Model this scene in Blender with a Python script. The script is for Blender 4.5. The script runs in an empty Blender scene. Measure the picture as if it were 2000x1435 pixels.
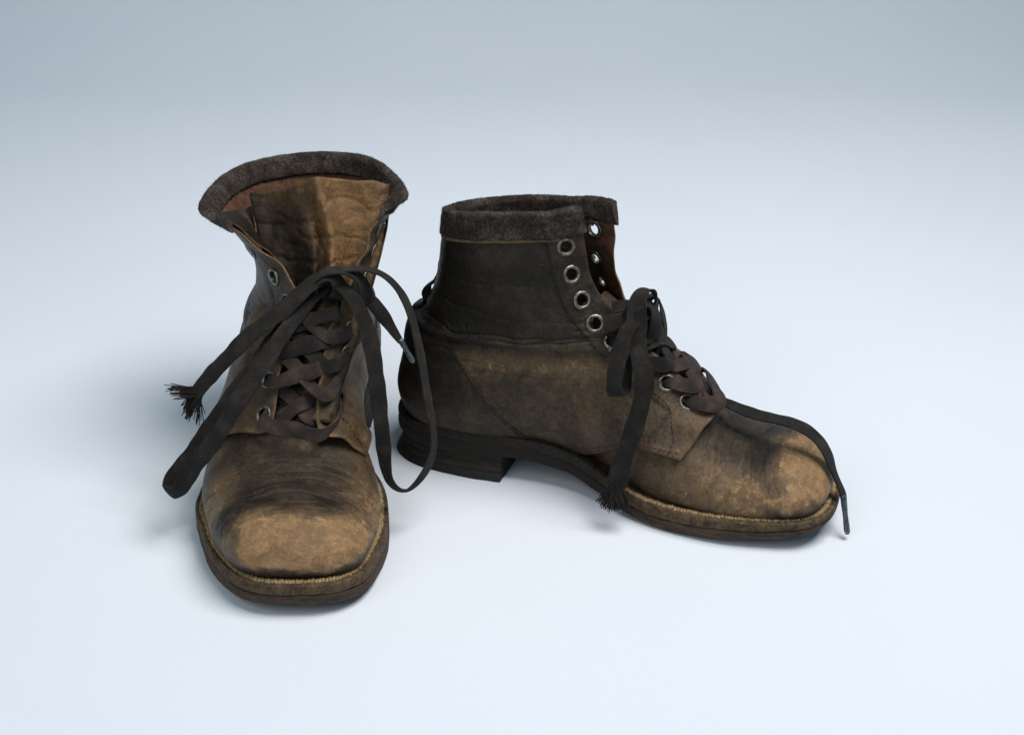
import bpy, math, random
import numpy as np
SC = 0.01                                            # everything below is modelled in centimetres
scene = bpy.context.scene
col = scene.collection
rng = np.random.default_rng(7)
random.seed(7)

# ------------------------------------------------------------------ camera
PITCH = math.radians(27.57)
cam_y, cam_z = -62.1, 47.0
cd = bpy.data.cameras.new("camera"); cam = bpy.data.objects.new("camera", cd); col.objects.link(cam)
cam.location = (0, cam_y*SC, cam_z*SC); cam.rotation_euler = (math.radians(90)-PITCH, 0, 0)
cd.sensor_width = 36.0; cd.lens = 2800.0/2000*36.0; cd.clip_start = 0.02; cd.clip_end = 30
scene.camera = cam
# ------------------------------------------------------------------ world, lamps, exposure
world = bpy.data.worlds.new("World"); scene.world = world; world.use_nodes = True
bg = world.node_tree.nodes["Background"]
bg.inputs[0].default_value = (0.44, 0.82, 1.0, 1); bg.inputs[1].default_value = 0.21
def softbox(name, loc, target, size, power, colr=(1, 1, 1), spread=180):
    d = bpy.data.lights.new(name, 'AREA'); d.shape = 'RECTANGLE'; d.size, d.size_y = size
    d.energy = power; d.color = colr; d.spread = math.radians(spread)
    o = bpy.data.objects.new(name, d); col.objects.link(o)
    from mathutils import Vector
    o.location = Vector(loc)*SC
    o.rotation_euler = (Vector(target)-Vector(loc)).to_track_quat('-Z', 'Y').to_euler()
    return o
softbox("key_softbox", (48, -4, 138), (-26, 42, 0), (0.8, 0.8), 15.3, (1.0, 0.985, 0.965), 140)
softbox("fill_softbox", (-70, -85, 105), (-20, 15, 0), (1.0, 1.0), 4.3, (1.0, 0.985, 0.965), 150)
scene.view_settings.view_transform = 'Standard'; scene.view_settings.look = 'None'
scene.view_settings.exposure = 0.0; scene.view_settings.gamma = 1.0
try: scene.view_settings.use_curve_mapping = False
except Exception: pass

# ------------------------------------------------------------------ numeric helpers
def nspline(P, t, tq):
    """natural cubic spline through P[n,d] at knots t, evaluated at tq"""
    P = np.asarray(P, float); t = np.asarray(t, float); tq = np.asarray(tq, float)
    sh = P.shape[1:]; Y = P.reshape(len(P), -1); n = len(P); h = np.diff(t)
    A = np.zeros((n, n)); B = np.zeros_like(Y); A[0, 0] = A[-1, -1] = 1
    for i in range(1, n-1):
        A[i, i-1] = h[i-1]; A[i, i] = 2*(h[i-1]+h[i]); A[i, i+1] = h[i]
        B[i] = 6*((Y[i+1]-Y[i])/h[i] - (Y[i]-Y[i-1])/h[i-1])
    Mm = np.linalg.solve(A, B)
    k = np.clip(np.searchsorted(t, tq, side='right')-1, 0, n-2)
    a = ((t[k+1]-tq)/h[k])[:, None]; b = ((tq-t[k])/h[k])[:, None]; hh = h[k][:, None]
    out = a*Y[k] + b*Y[k+1] + ((a**3-a)*Mm[k] + (b**3-b)*Mm[k+1])*hh*hh/6
    return out.reshape((len(tq),)+sh)
def chord(P):
    P = np.asarray(P, float); d = np.linalg.norm(np.diff(P, axis=0), axis=1)
    return np.concatenate([[0], np.cumsum(d)])
def curve(P, n):
    """smooth curve through P, n points evenly spread by arc length"""
    P = np.asarray(P, float); t = np.concatenate([[0], np.cumsum(np.sqrt(np.linalg.norm(np.diff(P, axis=0), axis=1)+1e-9))])
    Q = nspline(P, t, np.linspace(0, t[-1], 12*n)); s = chord(Q)
    sq = np.linspace(0, s[-1], n)
    return np.stack([np.interp(sq, s, Q[:, i]) for i in range(Q.shape[1])], -1)
def tab(x, pts):
    pts = np.asarray(pts, float)
    return nspline(pts[:, 1:], pts[:, 0], np.clip(np.atleast_1d(np.asarray(x, float)).ravel(), pts[0, 0], pts[-1, 0]))[:, 0].reshape(np.shape(x))
def sstep(a, b, x):
    t = np.clip((x-a)/(b-a), 0, 1); return t*t*(3-2*t)
_lat = rng.random((64, 64, 64))
def vnoise(p):
    p = np.asarray(p, float); i = np.floor(p).astype(int); f = p-i; f = f*f*(3-2*f); i &= 63; j = (i+1) & 63
    x0, y0, z0 = i[..., 0], i[..., 1], i[..., 2]; x1, y1, z1 = j[..., 0], j[..., 1], j[..., 2]
    fx, fy, fz = f[..., 0], f[..., 1], f[..., 2]
    def L(a, b, t): return a+(b-a)*t
    return L(L(L(_lat[x0, y0, z0], _lat[x1, y0, z0], fx), L(_lat[x0, y1, z0], _lat[x1, y1, z0], fx), fy),
             L(L(_lat[x0, y0, z1], _lat[x1, y0, z1], fx), L(_lat[x0, y1, z1], _lat[x1, y1, z1], fx), fy), fz)-0.5
def fbm(p, o=4):
    p = np.asarray(p, float); s = 0; a = 1.0
    for k in range(o): s = s+a*vnoise(p*(2.03**k)+k*17.3); a *= .5
    return s
def unit(v): return v/np.maximum(np.linalg.norm(v, axis=-1, keepdims=True), 1e-9)
def gnormals(P, flip=1):
    du = np.gradient(P, axis=0); dv = np.gradient(P, axis=1)
    return unit(np.cross(du, dv))*flip

# ------------------------------------------------------------------ mesh helpers
def link(name, me, parent=None, mats=()):
    o = bpy.data.objects.new(name, me); col.objects.link(o)
    if parent is not None: o.parent = parent
    for m in mats: me.materials.append(m)
    return o
def mesh(name, V, F, parent=None, mats=(), mi=None, smooth=True, sharp=None, attr=None, uv=None):
    me = bpy.data.meshes.new(name)
    V = np.asarray(V, float)*SC
    me.from_pydata(V.tolist(), [], [tuple(f) for f in (F.tolist() if isinstance(F, np.ndarray) else F)])
    if mi is not None: me.polygons.foreach_set("material_index", np.asarray(mi, np.int32))
    if smooth: me.polygons.foreach_set("use_smooth", np.ones(len(me.polygons), bool))
    if attr:
        for k, a in attr.items():
            at = me.attributes.new(k, 'FLOAT', 'POINT'); at.data.foreach_set("value", np.asarray(a, np.float32))
    if uv is not None:
        ul = me.uv_layers.new(name="UVMap"); li = np.empty(len(me.loops), np.int32); me.loops.foreach_get("vertex_index", li)
        ul.data.foreach_set("uv", np.asarray(uv, np.float32)[li].ravel())
    me.update()
    if sharp and smooth: me.set_sharp_from_angle(angle=math.radians(sharp))
    return link(name, me, parent, mats)
def shell(name, P, N, t, parent, mats, mask=None, wear=None, rnd=0.35, sharp=50, seam_end=False):
    """thick sheet: outer grid P, inner grid P-N*t, walls round every boundary (and hole) of the cell mask"""
    nu, nv = P.shape[:2]
    if mask is None: mask = np.ones((nu-1, nv-1), bool)
    idx = np.arange(nu*nv).reshape(nu, nv)
    # boundary verts roll over a little
    pm = np.zeros((nu+1, nv+1), bool); pm[1:-1, 1:-1] = mask
    cnt = pm[:-1, :-1].astype(int)+pm[1:, :-1]+pm[:-1, 1:]+pm[1:, 1:]
    edge = (cnt > 0) & (cnt < 4)
    if seam_end: edge[-1] = False
    tt = np.broadcast_to(np.asarray(t, float), (nu, nv))
    PO = P-N*(edge*rnd*tt)[..., None]; PI = P-N*(tt*(1-edge*rnd*.5))[..., None]
    V = np.concatenate([PO.reshape(-1, 3), PI.reshape(-1, 3)]); n = nu*nv
    ci, cj = np.nonzero(mask)
    a, b, c, d = idx[ci, cj], idx[ci+1, cj], idx[ci+1, cj+1], idx[ci, cj+1]
    F = [np.stack([a, b, c, d], 1), np.stack([d+n, c+n, b+n, a+n], 1)]; M = [np.zeros(len(a), int), np.ones(len(a), int)]
    W = []
    for (di, dj, e0, e1) in ((0, -1, a, b), (1, 0, b, c), (0, 1, c, d), (-1, 0, d, a)):
        out = ~pm[ci+1+di, cj+1+dj]
        if seam_end and di == 1: out &= ci+1 < nu-1
        W.append(np.stack([e1, e0, e0+n, e1+n], 1)[out])
    W = np.concatenate(W); F.append(W); M.append(np.full(len(W), 2))
    F = np.concatenate(F); M = np.concatenate(M)
    used = np.unique(F); remap = np.full(len(V), -1); remap[used] = np.arange(len(used))
    attr = None
    if wear is not None:
        attr = {"wear": np.concatenate([wear.ravel(), wear.ravel()])[used]}
    return mesh(name, V[used], remap[F], parent, mats, M, True, sharp, attr)
def tube(P, r, k=8, cap=True):
    """verts, faces of a round tube along P with radius r (scalar or per point)"""
    P = np.asarray(P, float); n = len(P); r = np.broadcast_to(np.asarray(r, float), (n,))
    T = unit(np.gradient(P, axis=0)); up = np.array([0.31, 0.57, 0.76]); X = unit(np.cross(T, up)); Y = np.cross(T, X)
    a = np.linspace(0, 2*np.pi, k, endpoint=False)
    V = P[:, None]+(X[:, None]*np.cos(a)[None, :, None]+Y[:, None]*np.sin(a)[None, :, None])*r[:, None, None]
    F = [(i*k+j, i*k+(j+1) % k, (i+1)*k+(j+1) % k, (i+1)*k+j) for i in range(n-1) for j in range(k)]
    if cap: F += [tuple(range(k-1, -1, -1)), tuple((n-1)*k+j for j in range(k))]
    return V.reshape(-1, 3), F
class Bag:
    def __init__(s): s.V = []; s.F = []; s.n = 0
    def add(s, V, F):
        V = np.asarray(V, float); s.V.append(V); s.F += [tuple(int(i)+s.n for i in f) for f in F]; s.n += len(V)
    def build(s, name, parent, mat, smooth=True, sharp=None):
        return mesh(name, np.concatenate(s.V), s.F, parent, [mat], None, smooth, sharp)
def ribbon(name, pts, nrm, width, thick, parent, mat, n=None, ripple=0.02, seed=0, cap=True):
    """flat woven lace swept through pts; nrm gives the way its flat face looks at each control point"""
    pts = np.asarray(pts, float); nrm = np.asarray(nrm, float)
    if nrm.ndim == 1: nrm = np.repeat(nrm[None], len(pts), 0)
    w = np.asarray(width, float); w = np.full(len(pts), w) if w.ndim == 0 else w
    t = np.concatenate([[0], np.cumsum(np.sqrt(np.linalg.norm(np.diff(pts, axis=0), axis=1)+1e-9))])
    full = np.concatenate([pts, nrm, w[:, None]], 1)
    if n is None: n = int(max(24, chord(pts)[-1]*9))
    D = nspline(full, t, np.linspace(0, t[-1], n*3)); s0 = chord(D[:, :3]); sq = np.linspace(0, s0[-1], n)
    D = np.stack([np.interp(sq, s0, D[:, i]) for i in range(7)], -1)
    C, N, W = D[:, :3], D[:, 3:6], D[:, 6]
    T = unit(np.gradient(C, axis=0)); B = unit(np.cross(T, N)); N = np.cross(B, T)
    s = sq
    ph = seed*3.7
    wob = 1+ripple*2*np.sin(s*2.1+ph)+ripple*np.sin(s*5.3+ph*2)
    prof = []
    k = 9
    for i in range(k): prof.append((-1+2*i/(k-1), 1))
    for i in range(k): prof.append((1-2*i/(k-1), -1))
    prof = np.array(prof); K = len(prof)
    th = thick*(0.55+0.45*np.sqrt(np.clip(1-prof[:, 0]**2*.92, 0, 1)))*.5*prof[:, 1]
    curl = 0.05*np.sin(s*1.3+ph)[:, None]*(prof[:, 0]**2)[None]            # slight trough across
    V = C[:, None]+B[:, None]*(prof[None, :, 0]*(W*wob)[:, None]*.5)[..., None]+N[:, None]*(th[None]+curl*W[:, None])[..., None]
    F = [(i*K+j, i*K+(j+1) % K, (i+1)*K+(j+1) % K, (i+1)*K+j) for i in range(n-1) for j in range(K)]
    if cap: F += [tuple(range(K-1, -1, -1)), tuple((n-1)*K+j for j in range(K))]
    uv = np.stack([np.broadcast_to(prof[None, :, 0]*.5*W[:, None], (n, K)), np.broadcast_to(s[:, None], (n, K))], -1).reshape(-1, 2)
    return mesh(name, V.reshape(-1, 3), F, parent, [mat], None, True, 60, None, uv)

# ------------------------------------------------------------------ materials
def mat_new(name):
    m = bpy.data.materials.new(name); m.use_nodes = True; nt = m.node_tree
    b = nt.nodes["Principled BSDF"]; return m, nt, b
def nd(nt, t, **kw):
    n = nt.nodes.new(t)
    for k, v in kw.items(): setattr(n, k, v)
    return n
def cmcoord(nt, scale=1.0, stretch=(1, 1, 1)):
    tc = nd(nt, 'ShaderNodeTexCoord'); mp = nd(nt, 'ShaderNodeMapping')
    mp.inputs['Scale'].default_value = tuple(100*scale*s for s in stretch)
    nt.links.new(tc.outputs['Object'], mp.inputs['Vector']); return mp.outputs['Vector']
def noise(nt, vec, scale, detail=4, rough=.55, dist=0.0):
    n = nd(nt, 'ShaderNodeTexNoise'); n.inputs['Scale'].default_value = scale; n.inputs['Detail'].default_value = detail
    n.inputs['Roughness'].default_value = rough; n.inputs['Distortion'].default_value = dist
    nt.links.new(vec, n.inputs['Vector']); return n.outputs['Fac']
def mth(nt, op, a, b=None, c=None, clamp=False):
    n = nd(nt, 'ShaderNodeMath', operation=op, use_clamp=clamp)
    for i, v in enumerate((a, b, c)):
        if v is None: continue
        if isinstance(v, (int, float)): n.inputs[i].default_value = v
        else: nt.links.new(v, n.inputs[i])
    return n.outputs[0]
def ramp(nt, fac, stops):
    r = nd(nt, 'ShaderNodeValToRGB'); e = r.color_ramp.elements
    while len(e) < len(stops): e.new(.5)
    for i, (p, c) in enumerate(stops):
        e[i].position = p; e[i].color = (*c, 1) if len(c) == 3 else c
    nt.links.new(fac, r.inputs[0]); return r.outputs[0]
def mixc(nt, fac, a, b, mode='MIX'):
    n = nd(nt, 'ShaderNodeMix', data_type='RGBA', blend_type=mode)
    for i, v in ((0, fac), (6, a), (7, b)):
        if isinstance(v, (int, float)): n.inputs[i].default_value = v
        elif isinstance(v, tuple): n.inputs[i].default_value = (*v, 1)
        else: nt.links.new(v, n.inputs[i])
    return n.outputs[2]
def bump(nt, b, layers, strength=1.0):
    """layers = [(height socket, distance in cm)]"""
    prev = None
    for h, d in layers:
        n = nd(nt, 'ShaderNodeBump'); n.inputs['Strength'].default_value = strength; n.inputs['Distance'].default_value = d*SC
        nt.links.new(h, n.inputs['Height'])
        if prev is not None: nt.links.new(prev, n.inputs['Normal'])
        prev = n.outputs[0]
    nt.links.new(prev, b.inputs['Normal'])

def leather(name, dark=1.0, warm=(1, 1, 1), grain=1.0):
    """black-dressed brown leather; attribute wear = how far the dressing is rubbed away, plus painted shade on the open tongue"""
    m, nt, b = mat_new(name); v = cmcoord(nt)
    at = nd(nt, 'ShaderNodeAttribute', attribute_name="wear")
    big = noise(nt, v, .30, 4, .55, .5); mid = noise(nt, v, .95, 12, .76, .9); fine = noise(nt, v, 5.5, 8, .78)
    strk = noise(nt, cmcoord(nt, 1, (2.0, .40, 1.5)), 1.0, 8, .70, .9)
    dev = lambda n, a, acc: mth(nt, 'MULTIPLY_ADD', mth(nt, 'SUBTRACT', n, .5), a, acc)
    s = dev(fine, .50, dev(strk, .50, dev(mid, .50, dev(big, .58, at.outputs['Fac']))))
    k = lambda c: tuple(x*dark*w for x, w in zip(c, warm))
    base = ramp(nt, s, [(0.0, k((.0045, .0038, .0034))), (.24, k((.0125, .0090, .0068))), (.42, k((.036, .0240, .0155))),
                        (.58, k((.084, .0530, .0290))), (.76, k((.138, .088, .046))), (1.0, k((.21, .124, .058)))])
    tn = dev(fine, .60, dev(strk, .55, mid))
    tan = ramp(nt, tn, [(.16, k((.034, .023, .015))), (.36, k((.150, .087, .042))), (.58, k((.285, .166, .080))), (.85, k((.41, .265, .145)))])
    q = dev(fine, .85, dev(strk, .75, dev(mid, 1.15, dev(big, .30, at.outputs['Fac']))))
    lost = nd(nt, 'ShaderNodeMapRange', interpolation_type='SMOOTHSTEP'); lost.inputs[1].default_value = .72; lost.inputs[2].default_value = .94
    nt.links.new(q, lost.inputs[0])
    c = mixc(nt, lost.outputs[0], base, tan)
    # pale hairline scratches where the dressing has been scraped
    sc = noise(nt, cmcoord(nt, 1, (.45, 3.6, 1.6)), 2.2, 4, .6, 1.6)
    scm = mth(nt, 'MULTIPLY', mth(nt, 'GREATER_THAN', sc, .715), .45)
    c = mixc(nt, mth(nt, 'MULTIPLY', scm, mth(nt, 'MULTIPLY_ADD', at.outputs['Fac'], 1.6, -.35, True)), c, k((.22, .145, .075)))
    nt.links.new(c, b.inputs['Base Color'])
    rg = mth(nt, 'MULTIPLY_ADD', mid, .34, .28); rg = mth(nt, 'MULTIPLY_ADD', lost.outputs[0], .16, rg)
    nt.links.new(rg, b.inputs['Roughness']); b.inputs['Specular IOR Level'].default_value = .30; b.inputs['Specular Tint'].default_value = (1, .90, .80, 1)
    vo = nd(nt, 'ShaderNodeTexVoronoi', feature='DISTANCE_TO_EDGE'); vo.inputs['Scale'].default_value = 9
    wv = nd(nt, 'ShaderNodeVectorMath', operation='MULTIPLY_ADD'); nz = nd(nt, 'ShaderNodeTexNoise'); nz.inputs['Scale'].default_value = 1.6; nz.inputs['Detail'].default_value = 4
    nt.links.new(v, nz.inputs['Vector']); nt.links.new(nz.outputs['Color'], wv.inputs[0]); wv.inputs[1].default_value = (.7, .7, .7); nt.links.new(v, wv.inputs[2])
    nt.links.new(wv.outputs[0], vo.inputs['Vector'])
    pore = mth(nt, 'MINIMUM', vo.outputs['Distance'], .14)
    vc = nd(nt, 'ShaderNodeTexVoronoi', feature='DISTANCE_TO_EDGE'); vc.inputs['Scale'].default_value = 1.5
    st = nd(nt, 'ShaderNodeVectorMath', operation='MULTIPLY'); nt.links.new(wv.outputs[0], st.inputs[0]); st.inputs[1].default_value = (1.5, .5, 1.7); nt.links.new(st.outputs[0], vc.inputs['Vector'])
    crk = mth(nt, 'MINIMUM', vc.outputs['Distance'], .09)
    wr = noise(nt, cmcoord(nt, 1, (1.8, .55, 1.5)), 1.6, 5, .6, 1.1)
    bump(nt, b, [(wr, .07*grain), (crk, .075*grain), (pore, .045), (fine, .022*grain)])
    return m
def plain(name, c1, c2, scale=3.0, rough=.7, bmp=.03, spec=.3, stretch=(1, 1, 1), detail=5, metal=0.0, bscale=None, polish=False):
    m, nt, b = mat_new(name); v = cmcoord(nt, 1, stretch)
    n = noise(nt, v, scale, detail, .65, .3); n2 = noise(nt, v, bscale or scale*4, 4, .6)
    f = mth(nt, 'MULTIPLY_ADD', mth(nt, 'SUBTRACT', n2, .5), .7, n)
    c = ramp(nt, f, [(.28, c1), (.72, c2)])
    if polish:                                                            # black edge dressing survives on heel and waist
        sx = nd(nt, 'ShaderNodeSeparateXYZ'); nt.links.new(cmcoord(nt), sx.inputs[0])
        g = mth(nt, 'MULTIPLY_ADD', sx.outputs[0], -.22, 3.95, True); g = mth(nt, 'MULTIPLY', g, mth(nt, 'MULTIPLY_ADD', n2, -.7, 1.25, True))
        c = mixc(nt, g, c, (.0085, .007, .0058))
    nt.links.new(c, b.inputs['Base Color'])
    b.inputs['Roughness'].default_value = rough; b.inputs['Specular IOR Level'].default_value = spec; b.inputs['Metallic'].default_value = metal
    bump(nt, b, [(n, bmp), (n2, bmp*.6)]); return m
M_leather = leather("worn_leather")
M_black = leather("black_leather", .55, (1, .98, .95))
M_tongue = leather("tongue_leather", .62, (1, .90, .78), .7)
M_lining = plain("lining_leather", (.045, .019, .011), (.135, .062, .034), 1.2, .75, .03)
M_cut = plain("cut_leather_edge", (.050, .031, .016), (.20, .125, .058), 2.2, .85, .05)
M_sole = plain("sole_leather_edge", (.016, .011, .008), (.090, .055, .033), 1.5, .72, .06, .25, (.45, .45, 3.0), polish=True)
M_heel = plain("heel_leather", (.010, .0085, .007), (.036, .027, .019), 1.5, .7, .05, .25, (.5, .5, 3.0))
M_rubber = plain("heel_rubber", (.006, .006, .006), (.014, .013, .012), 4, .6, .02)
M_welt = plain("welt_leather", (.018, .012, .008), (.125, .078, .040), 1.6, .8, .05, polish=True)
M_thread = plain("pale_thread", (.14, .09, .045), (.42, .29, .15), 5, .9, .03)
M_thread_dark = plain("dark_thread", (.006, .005, .005), (.02, .016, .013), 5, .9, .02)
M_thread_red = plain("reddish_thread", (.045, .018, .014), (.12, .055, .045), 5, .9, .02)
M_felt_fibre = plain("felt_fibre", (.030, .026, .023), (.13, .115, .10), 3, .95, .0, .1)
def felt_mat():
    m, nt, b = mat_new("grey_felt"); v = cmcoord(nt)
    a = noise(nt, v, .9, 5, .65); f = noise(nt, v, 6.5, 6, .8, .4); g = noise(nt, v, 19, 3, .7)
    s = mth(nt, 'MULTIPLY_ADD', mth(nt, 'SUBTRACT', f, .5), 1.3, a); s = mth(nt, 'MULTIPLY_ADD', mth(nt, 'SUBTRACT', g, .5), .6, s)
    c = ramp(nt, s, [(.10, (.010, .0078, .0066)), (.5, (.044, .0335, .0275)), (.88, (.18, .145, .122))])
    nt.links.new(c, b.inputs['Base Color']); b.inputs['Roughness'].default_value = .95; b.inputs['Specular IOR Level'].default_value = .1
    b.inputs['Sheen Weight'].default_value = .0; b.inputs['Sheen Roughness'].default_value = .6
    bump(nt, b, [(f, .12), (g, .06)]); return m
M_felt = felt_mat()
def lace_mat(name, tint=(1, 1, 1)):
    m, nt, b = mat_new(name)
    uv = nd(nt, 'ShaderNodeUVMap'); sp = nd(nt, 'ShaderNodeSeparateXYZ'); nt.links.new(uv.outputs[0], sp.inputs[0])
    U, Vv = sp.outputs[0], sp.outputs[1]
    ribs = mth(nt, 'SINE', mth(nt, 'MULTIPLY', U, 2*math.pi/.105))
    zz = mth(nt, 'SINE', mth(nt, 'MULTIPLY_ADD', mth(nt, 'ABSOLUTE', U), 30, mth(nt, 'MULTIPLY', Vv, 75)))
    h = mth(nt, 'MULTIPLY_ADD', zz, .55, ribs)
    v = cmcoord(nt); n1 = noise(nt, v, .9, 4, .6); n2 = noise(nt, v, 22, 3, .7)
    s = mth(nt, 'MULTIPLY_ADD', h, .022, n1); s = mth(nt, 'MULTIPLY_ADD', mth(nt, 'SUBTRACT', n2, .5), .5, s)
    k = lambda c: tuple(x*t for x, t in zip(c, tint))
    c = ramp(nt, s, [(.2, k((.0062, .0053, .0049))), (.5, k((.0155, .0128, .0114))), (.85, k((.046, .037, .032)))])
    nt.links.new(c, b.inputs['Base Color']); b.inputs['Roughness'].default_value = .9; b.inputs['Specular IOR Level'].default_value = .15
    b.inputs['Sheen Weight'].default_value = .05
    bump(nt, b, [(h, .009), (n2, .045)]); return m
M_lace = lace_mat("dark_cotton_lace"); M_lace_faded = lace_mat("faded_cotton_lace", (2.2, 1.85, 1.75))
def metal_mat(name, c1, c2, rough):
    m, nt, b = mat_new(name); v = cmcoord(nt); n = noise(nt, v, 5, 5, .7)
    c = ramp(nt, n, [(.35, c1), (.62, c2)]); nt.links.new(c, b.inputs['Base Color']); b.inputs['Metallic'].default_value = .9
    r = mth(nt, 'MULTIPLY_ADD', mth(nt, 'SUBTRACT', .6, n), .8, rough, True); nt.links.new(r, b.inputs['Roughness']); bump(nt, b, [(n, .02)]); return m
M_eyelet = metal_mat("tarnished_nickel", (.05, .046, .036), (.31, .29, .24), .36)
M_aglet = metal_mat("aglet_tin", (.05, .056, .06), (.20, .225, .24), .38)
def paper_mat():
    m, nt, b = mat_new("pale_blue_paper"); v = cmcoord(nt)
    n = noise(nt, v, .06, 3, .5); f = noise(nt, v, 14, 4, .65)
    c = ramp(nt, mth(nt, 'MULTIPLY_ADD', mth(nt, 'SUBTRACT', f, .5), .25, n), [(.3, (.675, .706, .768)), (.7, (.695, .722, .783))])
    nt.links.new(c, b.inputs['Base Color']); b.inputs['Roughness'].default_value = .85; b.inputs['Specular IOR Level'].default_value = .15
    bump(nt, b, [(f, .012)]); return m
M_paper = paper_mat()

# ------------------------------------------------------------------ backdrop: one sweep of paper, floor curving up to a wall
prof = [(-170, 0), (-60, 0), (50, 0), (95, 0)]
R = 90.0
for i in range(1, 25):
    a = math.pi/2*i/24; prof.append((95+R*math.sin(a), R-R*math.cos(a)))
prof += [(185, 130), (185, 220)]
xs = np.linspace(-190, 190, 9)
V = [(x, y, z) for (y, z) in prof for x in xs]; k = len(xs)
F = [(i*k+j, i*k+j+1, (i+1)*k+j+1, (i+1)*k+j) for i in range(len(prof)-1) for j in range(k-1)]
bd = mesh("backdrop", V, F, None, [M_paper]); bd["kind"] = "structure"; bd["label"] = "pale blue seamless paper backdrop curving up behind the boots"

# ================================================================== the boot
OUT = [(-.35, 0), (-.2, 1.1), (.3, 2.05), (1.3, 2.8), (3, 3.25), (5, 3.4), (7.3, 3.35), (9.5, 3.35), (12, 3.65), (14.3, 4.5), (16.3, 5.25),
       (18, 5.55), (19.5, 5.55), (21.3, 5.28), (23, 4.9), (24.5, 4.35), (25.7, 3.8), (26.6, 3.15), (27.2, 2.3), (27.5, 1.25), (27.58, 0)]
CL = [(-1, 0), (0, 0), (5, .05), (7.5, .2), (9.5, .5), (12, .75), (14.3, .9), (16.3, .72), (18, .57), (19.5, .4), (21.3, .08), (23, -.12), (24.5, -.35), (26, -.6), (27, -.72), (28, -.75), (30, -.75)]
ZT = [(-1, 3.0), (0, 3.0), (3.6, 3.1), (6.7, 3.2), (8, 3.15), (10, 2.95), (12.4, 2.55), (13.8, 2.1), (15, 1.75), (17, 1.5), (19, 1.4), (22, 1.4), (24, 1.45), (26, 1.58), (27.9, 1.72), (30, 1.8)]
ZB = [(-1, 1.7), (0, 1.7), (5, 1.75), (7.5, 1.7), (9, 1.65), (10.5, 1.45), (12, 1.2), (13, .85), (14.3, .5), (16.8, .14), (19, 0), (22, 0), (24, .1), (26, .38), (27.9, .78), (30, 1.1)]
VAMP = [  # sections of the foot: (x, half width, z) from the feather edge up to the ridge
 [(11, 2.9, 2.7), (11.2, 3.3, 4.3), (11.5, 3.45, 6.5), (11.8, 3.0, 9), (12.2, 1.9, 11.0), (12.4, 0, 11.7)],
 [(14, 3.3, 2.0), (14.2, 3.65, 3.4), (14.4, 3.65, 5.5), (14.6, 3.05, 7.6), (14.8, 1.9, 9.2), (14.9, 0, 9.8)],
 [(16.6, 4.0, 1.5), (16.7, 4.3, 2.8), (16.9, 4.05, 4.7), (17.1, 3.15, 6.3), (17.3, 1.85, 7.4), (17.4, 0, 7.8)],
 [(19, 4.45, 1.35), (19.1, 4.65, 2.4), (19.3, 4.25, 3.9), (19.6, 3.2, 5.0), (19.9, 1.8, 5.7), (20, 0, 5.95)],
 [(21.2, 4.6, 1.35), (21.2, 4.8, 2.2), (21.25, 4.4, 3.5), (21.3, 3.35, 4.45), (21.4, 1.8, 5.0), (21.4, 0, 5.2)],
 [(23.4, 4.45, 1.4), (23.4, 4.7, 2.15), (23.4, 4.35, 3.3), (23.4, 3.35, 4.25), (23.4, 1.8, 4.75), (23.4, 0, 4.92)],
 [(25.2, 4.0, 1.5), (25.25, 4.3, 2.2), (25.2, 4.0, 3.3), (25.1, 3.1, 4.2), (25.0, 1.7, 4.75), (25.0, 0, 4.9)],
 [(26.3, 3.2, 1.6), (26.5, 3.5, 2.3), (26.45, 3.2, 3.2), (26.15, 2.35, 4.05), (25.8, 1.2, 4.6), (25.7, 0, 4.74)],
 [(26.95, 1.75, 1.68), (27.2, 1.9, 2.35), (27.15, 1.75, 3.1), (26.75, 1.25, 3.9), (26.2, .6, 4.45), (26.0, 0, 4.6)],
 [(27.1, 0, 1.7), (27.35, 0, 2.35), (27.3, 0, 3.1), (26.9, 0, 3.9), (26.35, 0, 4.42), (26.05, 0, 4.58)],
]
# quarters + shaft: rows from the back seam to the front edge, (x, half width, z)
LOW = [
 [(.2, 0, 2.95), (.95, 2.0, 2.95), (3, 3.1, 3.0), (7, 3.2, 3.1), (10, 3.0, 2.85), (12.3, 3.35, 2.6), (13.6, 3.95, 3.15), (15, 4.6, 4.2), (16.7, 4.9, 4.75), (18.85, 4.65, 4.45)],
 [(-.15, 0, 4.5), (.65, 2.4, 4.5), (3, 3.5, 4.5), (7, 3.6, 4.45), (11.3, 3.7, 4.4), (15.4, 4.5, 5.3), (19.4, 3.65, 5.25)],
 [(.05, 0, 6.2), (.9, 2.35, 6.2), (3.2, 3.45, 6.2), (7.2, 3.7, 6.0), (11.5, 3.8, 5.9), (15.7, 3.95, 6.2), (19.85, 2.6, 6.0)],
 [(.6, 0, 7.9), (1.4, 2.25, 7.9), (3.6, 3.3, 7.9), (7.5, 3.6, 7.6), (11.5, 3.6, 7.4), (15.8, 3.15, 7.3), (19.95, 1.5, 6.5)],
]
LOW_OPEN = []
for k_, r in enumerate(LOW):
    l = list(r); m = [(x, w+(.35 if 3 <= x < 13 and k_ > 0 else 0), z) for x, w, z in r]
    sh = (1.3, 1.2, .9, .5)[k_]; l[-1] = (l[-1][0]-sh, l[-1][1]-(.0, .0, .3, .55)[k_], l[-1][2]+(.45, .5, .45, .45)[k_])
    if k_ == 0: l[-2] = (l[-2][0]-.6, l[-2][1], l[-2][2]+.3)
    m[-1] = (m[-1][0]-.45, m[-1][1]+(-.1, .1, .35, .35)[k_], m[-1][2]+(.05, .15, .3, .3)[k_])
    LOW_OPEN.append((l, m))
def both(row): return row, row
LOW_CLOSED = []
for k_, r in enumerate(LOW):
    l = list(r); l[-1] = (l[-1][0]-(.3, .6, 1.0, 1.2)[k_], l[-1][1], l[-1][2]-(0, .1, .2, .15)[k_]); LOW_CLOSED.append((l, r))
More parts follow.
